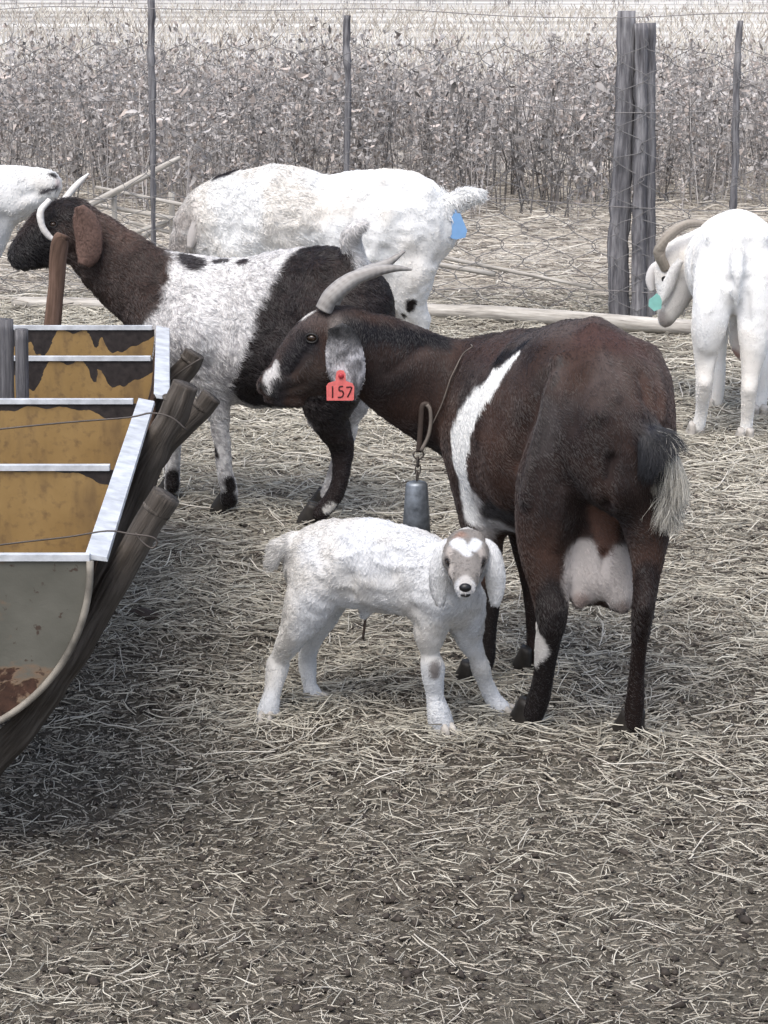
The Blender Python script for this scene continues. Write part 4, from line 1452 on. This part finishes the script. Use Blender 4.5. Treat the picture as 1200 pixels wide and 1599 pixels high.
# ------------------------------------------------------------------ white goat behind it
def white_base(P):
    return np.array([0.74, 0.74, 0.735])[None] * (0.84 + 0.28 * fbm(P, 16, 3))[:, None] * (1 - np.array([[0.05, 0.09, 0.14]]) * sstep(0.4, 0.7, fbm(P, 7, 44))[:, None])


tubes = [
    ([(335, 370, 6.42, 42, 58), (368, 350, 6.42, 58, 76), (440, 347, 6.41, 70, 86), (505, 356, 6.40, 72, 80), (570, 352, 6.38, 74, 84), (630, 350, 6.36, 68, 81), (672, 358, 6.35, 42, 54)], 0.03, Zr),
    ([(640, 380, 6.32, 48), (640, 432, 6.30, 36), (640, 470, 6.31, 24), (654, 506, 6.33, 17), (650, 560, 6.32, 11), (646, 588, 6.32, 12)], 0.03, (0, -1, 0)),
    ([(630, 380, 6.46, 44), (618, 440, 6.46, 32), (612, 480, 6.47, 20), (624, 512, 6.49, 14), (620, 560, 6.48, 10), (616, 582, 6.48, 12)], 0.03, (0, -1, 0)),
    ([(375, 390, 6.36, 38), (378, 450, 6.36, 20), (378, 520, 6.36, 13), (378, 585, 6.36, 12)], 0.03, (0, -1, 0)),
    ([(365, 390, 6.50, 38), (364, 450, 6.50, 20), (362, 520, 6.50, 13), (362, 575, 6.50, 12)], 0.03, (0, -1, 0)),
    ([(362, 345, 6.42, 40, 58), (328, 338, 6.42, 28, 42), (302, 350, 6.42, 22, 30)], 0.03, Zr),
    ([(302, 348, 6.42, 22, 26), (292, 380, 6.42, 19, 24), (284, 410, 6.42, 14, 17), (279, 430, 6.42, 9, 11)], 0.02, (-1, 0, 0)),
    ([(678, 345, 6.34, 13), (700, 325, 6.33, 13), (722, 309, 6.32, 12), (752, 304, 6.31, 6)], 0.02, Zr),
]
tl = (np.array([W(700, 325, 6.33), W(752, 304, 6.31)]), np.array([26, 26]) * S(W(720, 310, 6.32)))
marks = [
    ([(344, 284, 15, 6.42), (358, 274, 14, 6.42), (372, 268, 9, 6.42)], (0.03, 0.027, 0.03), 0.3, 0.3),
    ([(642, 474, 10), (640, 482, 7)], BLACK, 0.25, 0.2),
    ([(630, 492, 6)], BLACK, 0.25, 0.2),
    ([(600, 470, 20, 6.44), (596, 500, 18, 6.45)], (0.16, 0.14, 0.135), 0.4, 0.3),
    ([(300, 352, 40, 6.42), (284, 410, 36, 6.42)], (0.36, 0.33, 0.31), 0.5, 0.5),
]
wg, wg_body, wg_surf, _ = goat(
    'goat', 'white goat with raised white tail standing behind the speckled goat', None, (500, 600), tubes, 0.008, white_base, marks, 6.4,
    dict(count=52000, len=lambda P: np.where(polydist(P, *tl) < 1, 0.024, np.where(P[:, 0] < W(505, 350, 6.4)[0], 0.016, 0.008)), back=(0.9, 0, 0), lift=0.4, rad=0.0008, mat=M_COATL, curl=0.3, clump=0.9, clf=26, seed=14), fluff=0.005, flufff=22, sculpt=[
        ([(600, 285, 14)], 0.022), ([(560, 320, 26), (555, 380, 26)], -0.020), ([(610, 330, 16), (585, 400, 16)], 0.014), ([(640, 300, 14)], -0.012), ([(668, 300, 12)], 0.014),
        ([(430, 270, 20), (420, 340, 24)], 0.016), ([(500, 300, 18), (500, 380, 22)], -0.010), ([(470, 330, 30)], 0.010), ([(655, 400, 18)], -0.010)])
horn_part(wg, [(306, 330, 6.40, 7), (316, 318, 6.40, 7), (330, 312, 6.40, 5), (344, 314, 6.40, 2)], M_HORN)
ear(wg, [(314, 334, 5), (309, 350, 10), (302, 370, 10), (296, 388, 4)], 6.345, 0.005, M_SKIN, constcol((0.45, 0.42, 0.40)))
for px, py in ((644, 600), (614, 592), (376, 600), (360, 590)):
    hoof(wg, px, py, (-1, 0), M_HOOF, 0.024, 0.05)
bt = empty('tail_tag', W(713, 350, 6.29))
tag(bt, 'blue plastic tag hanging under the raised white tail', 'tag')
V, F = plate2d([(697, 370), (697, 355), (704, 343), (709, 333), (719, 333), (724, 345), (730, 360), (727, 371), (712, 374)], 0, 6.29, 0.003)
obj('tag_plate', V, F, M_BLUE, bt, smooth=False)
P, rw, rh = T([(713, 336, 6.295, 2), (711, 326, 6.30, 2), (706, 322, 6.315, 2)])
V, F, g = loft(P, rw, rh, (0, -1, 0), 6, 4)
obj('loop', V, F, M_BLUE, bt)

# ------------------------------------------------------------------ white goat on the right, seen from behind
tubes = [
    ([(1152, 440, 5.66, 44, 52), (1152, 415, 5.73, 64, 80), (1147, 412, 5.84, 70, 82), (1139, 415, 5.96, 69, 78), (1128, 408, 6.06, 54, 66), (1120, 400, 6.14, 38, 48)], 0.025, Zr),
    ([(1120, 430, 5.66, 34), (1108, 505, 5.62, 27), (1102, 565, 5.62, 16), (1100, 600, 5.61, 13), (1096, 640, 5.64, 9.5), (1091, 668, 5.65, 10)], 0.025, (0, -1, 0)),
    ([(1184, 430, 5.64, 34), (1180, 515, 5.60, 26), (1173, 578, 5.58, 15), (1170, 610, 5.57, 12.5), (1167, 655, 5.585, 9.5), (1164, 678, 5.59, 10)], 0.025, (0, -1, 0)),
    ([(1115, 460, 6.05, 28), (1120, 550, 6.0, 14), (1123, 590, 5.98, 10), (1120, 628, 5.98, 9)], 0.025, (0, -1, 0)),
    ([(1180, 470, 5.98, 28), (1188, 560, 5.92, 14), (1190, 610, 5.90, 10), (1187, 645, 5.89, 9)], 0.025, (0, -1, 0)),
    ([(1128, 396, 6.12, 38, 46), (1094, 394, 6.13, 27, 35), (1064, 400, 6.12, 22, 29)], 0.025, Zr),
    ([(1056, 402, 6.11, 21, 27), (1056, 428, 6.10, 22, 33), (1054, 460, 6.09, 18, 27), (1043, 490, 6.08, 13, 16), (1039, 500, 6.08, 10, 11)], 0.02, (-1, 0, 0)),
    ([(1118, 372, 5.74, 16), (1104, 390, 5.76, 10)], 0.03, Zr),
    ([(1186, 372, 5.74, 16), (1200, 392, 5.76, 10)], 0.03, Zr),
    ([(1150, 345, 5.80, 10), (1152, 385, 5.66, 10)], 0.03, Zr),
    ([(1152, 396, 5.60, 12), (1151, 425, 5.58, 12), (1150, 452, 5.575, 9), (1151, 472, 5.575, 4)], 0.012, (0, -1, 0)),
    ([(1157, 500, 5.70, 18), (1156, 535, 5.69, 15), (1157, 552, 5.69, 8)], 0.02, Zr),
]
marks = [
    ([(1157, 512, 15, 5.70), (1156, 548, 14, 5.69)], (0.33, 0.19, 0.165), 0.4, 0.2),
    ([(1033, 495, 12), (1042, 505, 12)], (0.30, 0.27, 0.255), 0.4, 0.3),
    ([(1066, 440, 22, 6.08), (1060, 480, 22, 6.07)], (0.56, 0.545, 0.53), 0.5, 0.4),  # shade on the lowered face, painted as grey in the white coat
]
rg, rg_body, rg_surf, _ = goat(
    'goat', 'white goat seen from behind with head lowered beside the fence posts', None, (1135, 680), tubes, 0.0068, white_base, marks, 5.8,
    dict(count=70000, len=lambda P: np.where(P[:, 2] < 0.3, 0.007, 0.009), back=(0.2, -0.9, 0), lift=0.22, rad=0.0008, mat=M_COATL, curl=0.1, clump=0.55, clf=24, seed=15), fluff=0.0015, flufff=26, sculpt=[
        ([(1112, 372, 12)], 0.014), ([(1190, 372, 12)], 0.014), ([(1150, 340, 10), (1152, 385, 8)], 0.008), ([(1130, 380, 14), (1128, 430, 14)], -0.012), ([(1174, 380, 14), (1176, 430, 14)], -0.012),
        ([(1140, 440, 9), (1138, 500, 9)], -0.014), ([(1165, 440, 9), (1166, 500, 9)], -0.012), ([(1100, 480, 10), (1096, 540, 10)], 0.008), ([(1112, 560, 10)], -0.008), ([(1100, 600, 8)], 0.005), ([(1170, 610, 8)], 0.005), ([(1098, 410, 12)], -0.010)])
horn_part(rg, [(1040, 420, 6.075, 9), (1030, 394, 6.06, 10), (1043, 368, 6.05, 9), (1066, 351, 6.06, 7), (1090, 347, 6.07, 5), (1111, 355, 6.08, 2)], M_HORNB)
horn_part(rg, [(1042, 420, 6.13, 8), (1034, 394, 6.15, 9), (1046, 370, 6.16, 8), (1069, 354, 6.18, 6), (1092, 351, 6.19, 4), (1110, 358, 6.20, 2)], M_HORNB)
ear(rg, [(1064, 406, 5), (1053, 424, 8.5), (1043, 450, 9.5), (1031, 476, 4)], 6.04, 0.003, M_SKIN, constcol((0.72, 0.71, 0.70)), 1500, 0.006, hm=M_COATL)
ear(rg, [(1034, 410, 6), (1022, 420, 8), (1017, 438, 8.5), (1019, 456, 4)], 6.14, 0.005, M_SKIN, constcol((0.62, 0.60, 0.59)))
eye(rg, rg_surf, 1040, 436, 5, 6.08)
for px, py in ((1088, 684), (1164, 694), (1117, 645), (1186, 658)):
    hoof(rg, px, py, (-.2, 1) if py > 670 else (-.2, 1), M_HOOFL, 0.024, 0.045)
tt_ = empty('ear_tag', W(1024, 474, 5.99))
tag(tt_, 'teal plastic ear tag on the lowered head of the white goat by the posts', 'ear tag')
V, F = plate2d([(1013, 478), (1014, 468), (1021, 463), (1026, 458), (1031, 462), (1034, 470), (1033, 482), (1022, 486)], 0, 6.0, 0.003)
obj('tag_plate', V, F, M_TEAL, tt_, smooth=False)

# ------------------------------------------------------------------ white goat entering on the left
tubes = [
    ([(-70, 420, 5.2, 52, 70), (-120, 460, 5.22, 75, 105), (-220, 480, 5.24, 85, 118), (-320, 470, 5.26, 80, 110), (-380, 470, 5.28, 52, 75)], 0.03, Zr),
    ([(-85, 420, 5.2, 50, 70), (-45, 370, 5.2, 36, 54), (-18, 325, 5.2, 32, 48), (2, 308, 5.2, 30, 44)], 0.03, Zr),
    ([(-8, 305, 5.2, 32, 46), (22, 301, 5.2, 31, 42), (54, 292, 5.2, 23, 31), (76, 287, 5.2, 18, 22), (83, 287, 5.2, 14, 15)], 0.02, Zr),
    ([(40, 322, 5.2, 14), (66, 312, 5.2, 11), (80, 303, 5.2, 9)], 0.02, Zr),
    ([(-70, 480, 5.14, 40), (-50, 560, 5.12, 22), (-45, 620, 5.1, 14), (-45, 690, 5.1, 11), (-42, 728, 5.1, 12)], 0.03, (0, -1, 0)),
    ([(-60, 470, 5.27, 40), (-12, 540, 5.29, 20), (2, 600, 5.3, 12), (2, 680, 5.3, 11), (4, 706, 5.3, 12)], 0.03, (0, -1, 0)),
    ([(-360, 500, 5.2, 60), (-365, 590, 5.18, 30), (-385, 650, 5.18, 18), (-375, 720, 5.18, 12), (-380, 738, 5.18, 12)], 0.03, (0, -1, 0)),
    ([(-350, 500, 5.34, 55), (-345, 590, 5.36, 28), (-360, 640, 5.36, 17), (-350, 700, 5.36, 12), (-352, 716, 5.36, 12)], 0.03, (0, -1, 0)),
]
marks = [
    ([(80, 272, 5), (87, 274, 4)], (0.03, 0.028, 0.03), 0.3, 0.2),
    ([(66, 300, 4), (78, 297, 4), (90, 292, 4)], (0.07, 0.065, 0.07), 0.4, 0.3),
    ([(92, 284, 6)], (0.55, 0.48, 0.46), 0.5, 0.3),
]
lg, lg_body, lg_surf, _ = goat(
    'goat', 'white goat whose muzzle reaches over the black-faced goat from the side', None, (-150, 715), tubes, 0.008, white_base, marks, 5.2,
    dict(count=40000, len=lambda P: np.where(P[:, 2] < 0.3, 0.006, 0.009), back=(-0.9, 0, 0), lift=0.35, rad=0.0007, mat=M_COATL, clump=0.6, clf=24, seed=16), fluff=0.0015, flufff=26, sculpt=[([(50, 315, 8), (20, 330, 8)], 0.006), ([(55, 300, 8), (35, 305, 8)], -0.005), ([(30, 275, 10)], 0.004), ([(5, 340, 12)], -0.008)])
ear(lg, [(-25, 290, 8), (-32, 315, 19), (-34, 350, 22), (-30, 385, 10)], 5.12, 0.005, M_SKIN, constcol((0.66, 0.64, 0.63)))
ear(lg, [(-20, 290, 8), (-24, 315, 19), (-24, 350, 22), (-22, 380, 10)], 5.28, 0.005, M_SKIN, constcol((0.66, 0.64, 0.63)))
horn_part(lg, [(-20, 270, 5.17, 12), (-45, 248, 5.16, 11), (-80, 240, 5.15, 8), (-110, 252, 5.14, 3)], M_HORN)
horn_part(lg, [(-20, 270, 5.23, 12), (-45, 246, 5.24, 11), (-80, 236, 5.25, 8), (-110, 246, 5.26, 3)], M_HORN)
eye(lg, lg_surf, -16, 284, 7, 5.15)
for px, py in ((-42, 745), (4, 722), (-380, 760), (-352, 735)):
    hoof(lg, px, py, (1, 0), M_HOOF, 0.024, 0.05)

# ------------------------------------------------------------------ feed trough
t = NT('trough_rusty_shell')
oc = t.coord()
n = t.noise(oc, 14, 5, 0.65)
t.set(color=t.ramp(n, [(0.3, (0.030, 0.020, 0.016)), (0.55, (0.085, 0.052, 0.036)), (0.75, (0.20, 0.16, 0.13))]), rough=0.8, spec=0.2)
t.bump(n, 0.5, 0.004)
M_SHELL = t.m


def m_plate(name, cover, seed):
    """tan paint with a ragged dark bare area reaching down from the top edge"""
    t = NT(name)
    oc = t.coord()
    s = t.sep(oc)
    n1 = t.noise(t.mapping(oc, (1.0, 1.0, 0.5)), 6 + seed * 0.5, 2, 0.45, 0.8)
    n2 = t.noise(oc, 60, 4)
    depth = t.math('MULTIPLY_ADD', t.math('ADD', n1, t.math('MULTIPLY', n2, 0.07)), cover[1], cover[0])
    mask = t.math('GREATER_THAN', t.math('ADD', s[2], depth), 0.0)
    paint = t.ramp(t.noise(oc, 7, 5, 0.6), [(0.3, (0.245, 0.152, 0.056)), (0.7, (0.35, 0.228, 0.092))])
    paint = t.mix(t.ramp(n2, [(0.52, 0.0), (0.72, 0.65)]), paint, (0.13, 0.08, 0.045))
    paint = t.mix(t.ramp(t.noise(t.mapping(oc, (1, 1, 0.25)), 25, 4), [(0.5, 0.0), (0.75, 0.55)]), paint, (0.10, 0.065, 0.042))
    dark = t.ramp(n2, [(0.3, (0.016, 0.013, 0.013)), (0.8, (0.055, 0.045, 0.042))])
    t.set(color=t.mix(mask, paint, dark), rough=0.6, spec=0.3)
    t.bump(n2, 0.25, 0.002)
    return t.m


t = NT('end_plate_enamel')
oc = t.coord()
s = t.sep(oc)
n1 = t.noise(oc, 11, 5, 0.62, 0.5)
n2 = t.noise(oc, 45, 4, 0.6)
low = t.n('ShaderNodeMapRange'); t.l(t.math('MULTIPLY', s[2], -1.0), low.inputs[0])
low.inputs[1].default_value = 0.10; low.inputs[2].default_value = 0.27; low.inputs[3].default_value = -0.10; low.inputs[4].default_value = 0.29
rm = t.ramp(t.math('ADD', n1, low.outputs[0]), [(0.60, 0.0), (0.635, 1.0)])
sp = t.ramp(n2, [(0.62, 0.0), (0.66, 0.85)])
base = t.ramp(t.noise(oc, 5, 4), [(0.3, (0.068, 0.066, 0.053)), (0.7, (0.145, 0.14, 0.118))])
halo = t.ramp(t.math('ADD', n1, low.outputs[0]), [(0.52, 0.0), (0.62, 0.75)])
c = t.mix(halo, base, (0.22, 0.13, 0.075))
c = t.mix(sp, c, (0.05, 0.03, 0.022))
c = t.mix(rm, c, t.ramp(n2, [(0.35, (0.022, 0.012, 0.009)), (0.7, (0.085, 0.042, 0.028))]))
t.set(color=c, rough=0.55, spec=0.35)
t.bump(t.math('SUBTRACT', n2, rm), 0.3, 0.003)
M_END = t.m

trough = empty('feed_trough', (-0.70, 3.3, 0))
tag(trough, 'feed trough of halved drums with tan inner plates, carried on crossed poles', 'trough')
ZT = 0.5


def half_shell(sections, R, th=0.004):
    """sections: (Y, centre x)"""
    a = np.linspace(math.pi, 2 * math.pi, 33)
    Vo, n = [], len(sections)
    for rr in (R + th, R):
        for (Y, cx) in sections:
            Vo.append(np.stack([cx + rr * np.cos(a), np.full(33, Y), ZT + rr * np.sin(a)], 1))
    V = np.concatenate(Vo)
    idx = np.arange(2 * n * 33).reshape(2, n, 33)
    q = lambda i: np.stack([i[:-1, :-1], i[:-1, 1:], i[1:, 1:], i[1:, :-1]], 2).reshape(-1, 4)
    F = [q(idx[0]), q(idx[1])[:, ::-1]]
    for e in (0, -1):
        F.append(np.stack([idx[0][e][:-1], idx[1][e][:-1], idx[1][e][1:], idx[0][e][1:]], 1))
        F.append(np.stack([idx[0][:-1, e], idx[0][1:, e], idx[1][1:, e], idx[1][:-1, e]], 1))
    return V, np.concatenate(F)


def half_disc(Y, cx, R, th=0.004, dz=0.0):
    a = np.linspace(math.pi, 2 * math.pi, 33)
    P = np.stack([R * np.cos(a), np.zeros(33), R * np.sin(a)], 1)
    V = np.vstack([P, P + [0, th, 0]])
    Fq = np.array([[i, i + 1, 34 + i, 33 + i] for i in range(32)] + [[32, 0, 33, 65]])
    me_F = [Fq]
    V = np.vstack([V, [[0, 0, 0], [0, th, 0]]])
    tri = np.array([[66, i + 1, i] for i in range(32)] + [[67, 33 + i, 34 + i] for i in range(32)])
    return V + [cx, Y, ZT + dz], [Fq, tri]


RN = 0.262
def cx_at(Y):
    return -0.676 - 0.047 * (Y - 2.72) / 1.04 if Y < 3.8 else -0.700 - 0.075 * (Y - 3.82) / 0.74


def add_plate(name, Y, mat_, R=RN - 0.004):
    V, F = half_disc(Y, cx_at(Y), R)
    me = mesh_np(name, V - np.array([cx_at(Y), Y, ZT]), F, False)
    o = link(name, me, mat_, trough)
    o.location = tuple(np.array([cx_at(Y), Y, ZT]) - np.array(trough.location))
    V, F = box((cx_at(Y), Y + 0.002, ZT + 0.0045), 2 * R - 0.01, 0.012, 0.009)
    V[:, 0] += 0
    lip = mesh_np('plate_lip', V - np.array([cx_at(Y), Y, ZT]), F, False)
    link('plate_lip', lip, M_WHITEMETAL, o)
    return o


for secs, nm in (([(2.728, cx_at(2.728)), (3.25, cx_at(3.25)), (3.775, cx_at(3.775))], 0), ([(3.815, cx_at(3.815)), (4.2, cx_at(4.2)), (4.57, cx_at(4.57))], 1)):
    V, F = half_shell(secs, RN)
    obj('shell', V, F, M_SHELL, trough)
    for sgn in (1, -1):
        Vs = []
        for (Y, cx) in secs:
            e = cx + sgn * RN
            for (dx, dz) in ((0.0005, 0.008), (0.030, 0.002), (0.031, -0.004), (0.006, -0.001)):
                Vs.append((e + sgn * dx, Y, ZT + dz))
        n = len(secs)
        idx = np.arange(n * 4).reshape(n, 4)
        F = np.stack([idx[:-1], np.roll(idx, -1, 1)[:-1], np.roll(idx, -1, 1)[1:], idx[1:]], 2).reshape(-1, 4)
        F = np.concatenate([F, [[0, 1, 2, 3]], [[n * 4 - 1, n * 4 - 2, n * 4 - 3, n * 4 - 4]]])
        obj('flange', Vs, F, M_WHITEMETAL, trough, smooth=False)
add_plate('end_plate', 2.720, M_END, RN + 0.012)['label'] = 'cream enamel end plate with rust along its curved rim'
Vr = [(cx_at(2.72) + (RN + 0.008) * math.cos(t_), 2.716, ZT + (RN + 0.008) * math.sin(t_)) for t_ in np.linspace(math.pi, 2 * math.pi, 30)]
V, F, g = loft(Vr, [0.005] * 30, None, (0, 1, 0), 8, 2)
obj('rolled_rim', V, F, m_plain('rim_worn_enamel', (0.22, 0.20, 0.17), 0.6, var=0.5, f=30), trough)
add_plate('divider_plate', 3.24, m_plate('tan_plate_near', (-0.032, 0.075), 0))
add_plate('divider_plate', 3.76, m_plate('tan_plate_middle', (-0.022, 0.07), 2))
add_plate('divider_plate', 4.19, m_plate('tan_plate_bare', (-0.085, 0.21), 4))
add_plate('divider_plate', 4.56, m_plate('tan_plate_far', (-0.075, 0.19), 5))


def cradle(top, bot, Y, r, twist=0, mids=None):
    A, B = W(*top, Y), W(*bot, Y + twist)
    D = (A - B) / np.linalg.norm(A - B)
    E = B - D * ((B[2] + 0.03) / D[2])
    rr = r * S(A)
    P = [A, A * .8 + B * .2 + [.004, 0, 0], A * .45 + B * .55 - [.004, 0, .002], B, E]
    if mids:
        P = [A] + [W(*m_, Y) for m_ in mids]
        d_ = P[-1] - P[-2]
        P.append(P[-1] + d_ * ((P[-1][2] + 0.04) / -d_[2]))
        B = P[2]; D = (A - B) / np.linalg.norm(A - B)
    V, F, g = loft(P, np.linspace(.98, 1.08, len(P)) * rr, None, (0, 1, 0), 20, 14, 0.16, 26, int(top[0]))
    p = obj('pole', V, F, M_POLE, trough, attrs=[('grain', 'FLOAT_VECTOR', 'POINT', g)])
    for f, w in ((0.13, 1.07),):
        c = A + (B - A) * f
        cc = [c - D * 0.004, c, c + D * 0.004]
        V, F, g = loft(cc, np.array([.9, 1.0, .9]) * rr * w, None, (0, 1, 0), 16, 2, 0.08, 60, int(f * 100))
        obj('knot_ring', V, F, M_POLE, p, attrs=[('grain', 'FLOAT_VECTOR', 'POINT', g)])
    # its partner, leaning the other way under the far side
    m = 2 * cx_at(Y)
    P2 = [np.array([m - q[0], q[1] + 0.06, q[2]]) for q in P]
    V, F, g = loft(P2, np.linspace(.9, 1.1, len(P2)) * rr, None, (0, 1, 0), 14, 8, 0.1, 30, int(top[0]) + 1)
    obj('pole', V, F, M_POLE, trough, attrs=[('grain', 'FLOAT_VECTOR', 'POINT', g)])


cradle((259, 772), (148, 968), 2.86, 23, 0, [(205, 862), (152, 958), (104, 1040), (52, 1118), (-8, 1186)])
cradle((289, 600), (192, 812), 3.60, 23)
cradle((330, 618), (212, 752), 3.70, 17)
cradle((305, 552), (244, 640), 4.42, 17)
# binding wires
for pts, Y in (([(-40, 856), (40, 846), (110, 838), (168, 829), (205, 834), (236, 838), (246, 846), (238, 856), (222, 846), (212, 832)], 2.80),
               ([(-20, 672), (100, 660), (200, 652), (236, 645), (268, 652), (292, 672)], 3.52),
               ([(150, 618), (230, 605), (258, 597), (290, 575), (314, 560)], 4.33)):
    P, rw, rh = T([(u, v, Y, 1.4) for u, v in pts])
    V, F, g = loft(P, rw, rh, (0, -1, 0.1), 6, 4)
    obj('binding_wire', V, F, M_DARKWIRE, trough)

# boards and stakes by the trough
for (u0, u1, v0, lab) in ((-14, 21, 498, 'grey weathered board standing in the trough, outer one of the pair'), (23, 44, 514, 'narrower grey weathered board standing in the trough beside the wider one')):
    Y = 3.98 if u0 < 0 else 3.97
    A, B = W((u0 + u1) / 2, v0, Y), W((u0 + u1) / 2 - 1, 640, Y)
    B[2] = 0.262
    hw = (u1 - u0) / 2 * S(A)
    V, F, g = loft([B, A * .5 + B * .5, A], [hw] * 3, [0.011] * 3, (0, -1, 0), 16, 8, 0.05, 40, int(u1))
    g = g * np.array([3, 3, 1])
    o = obj('weathered_board', V, F, M_POST, at=B, attrs=[('grain', 'FLOAT_VECTOR', 'POINT', g)])
    tag(o, lab, 'board', 'boards standing in the trough')
A, B = W(99, 366, 4.68), W(82, 515, 4.66)
D = A - B
P = [A, A - D * .15 + [-.006, 0, 0], B, B - D * (B[2] + .04) / D[2]]
pole_thing('wooden_stake', P, np.array([11, 14, 13.5, 14]) * S(A), M_RED, 'reddish brown stake standing upright behind the trough', 'stake', None, 0.10, 9, 14, 0.8)
# a dark curled leaf lying on the straw
p = G(222, 968)
V, F, g = loft([p + [-.03, .02, .012], p + [-.005, 0, .02], p + [.02, -.008, .010], p + [.035, -.012, .016]], [.004, .012, .014, .003], [.003, .004, .005, .002], (0, -.3, 1), 10, 4, 0.4, 60, 4)
tag(obj('dead_leaf', V, F, M_LEATHER, at=p), 'dark curled dead leaf lying on the straw by the trough pole', 'leaf')

# loose straw lying over and against the hooves
r = np.random.default_rng(99)
feet = [(988, 1152), (828, 1132), (738, 1072), (830, 1049), (417, 1124), (490, 1096), (692, 1140), (783, 1113), (490, 818), (506, 795), (355, 797), (267, 774), (1088, 684), (1164, 694), (1117, 645), (1186, 658)]
pp = []
for (u, v) in feet:
    b = G(u, v)
    nf = 70
    ang = r.random(nf) * 6.28
    rad_ = 0.018 + 0.07 * r.random(nf)
    c = b[:2] + np.stack([np.cos(ang), np.sin(ang)], 1) * rad_[:, None]
    dirn = r.random(nf) * 6.28
    L = 0.03 + 0.07 * r.random(nf)
    tt = np.linspace(-.5, .5, 5)
    X = c[:, 0:1] + np.cos(dirn)[:, None] * L[:, None] * tt
    Y_ = c[:, 1:2] + np.sin(dirn)[:, None] * L[:, None] * tt
    lift = 0.022 * r.random(nf) ** 1.5
    Z = gz(X.ravel(), Y_.ravel()).reshape(nf, 5) + 0.004 + lift[:, None] * (0.6 + 0.8 * (tt + .5)[None] * r.random(nf)[:, None])
    pp.append(np.stack([X, Y_, Z], 2))
pp = np.concatenate(pp)
cc = np.asarray(PAL)[r.integers(0, len(PAL), len(pp))] * (0.7 + 0.5 * r.random(len(pp)))[:, None]
tag(curves('loose_straw', pp, np.full(pp.shape[:2], 0.0010), cc, M_STRAW), 'loose straw pushed up around the hooves', kind='stuff')
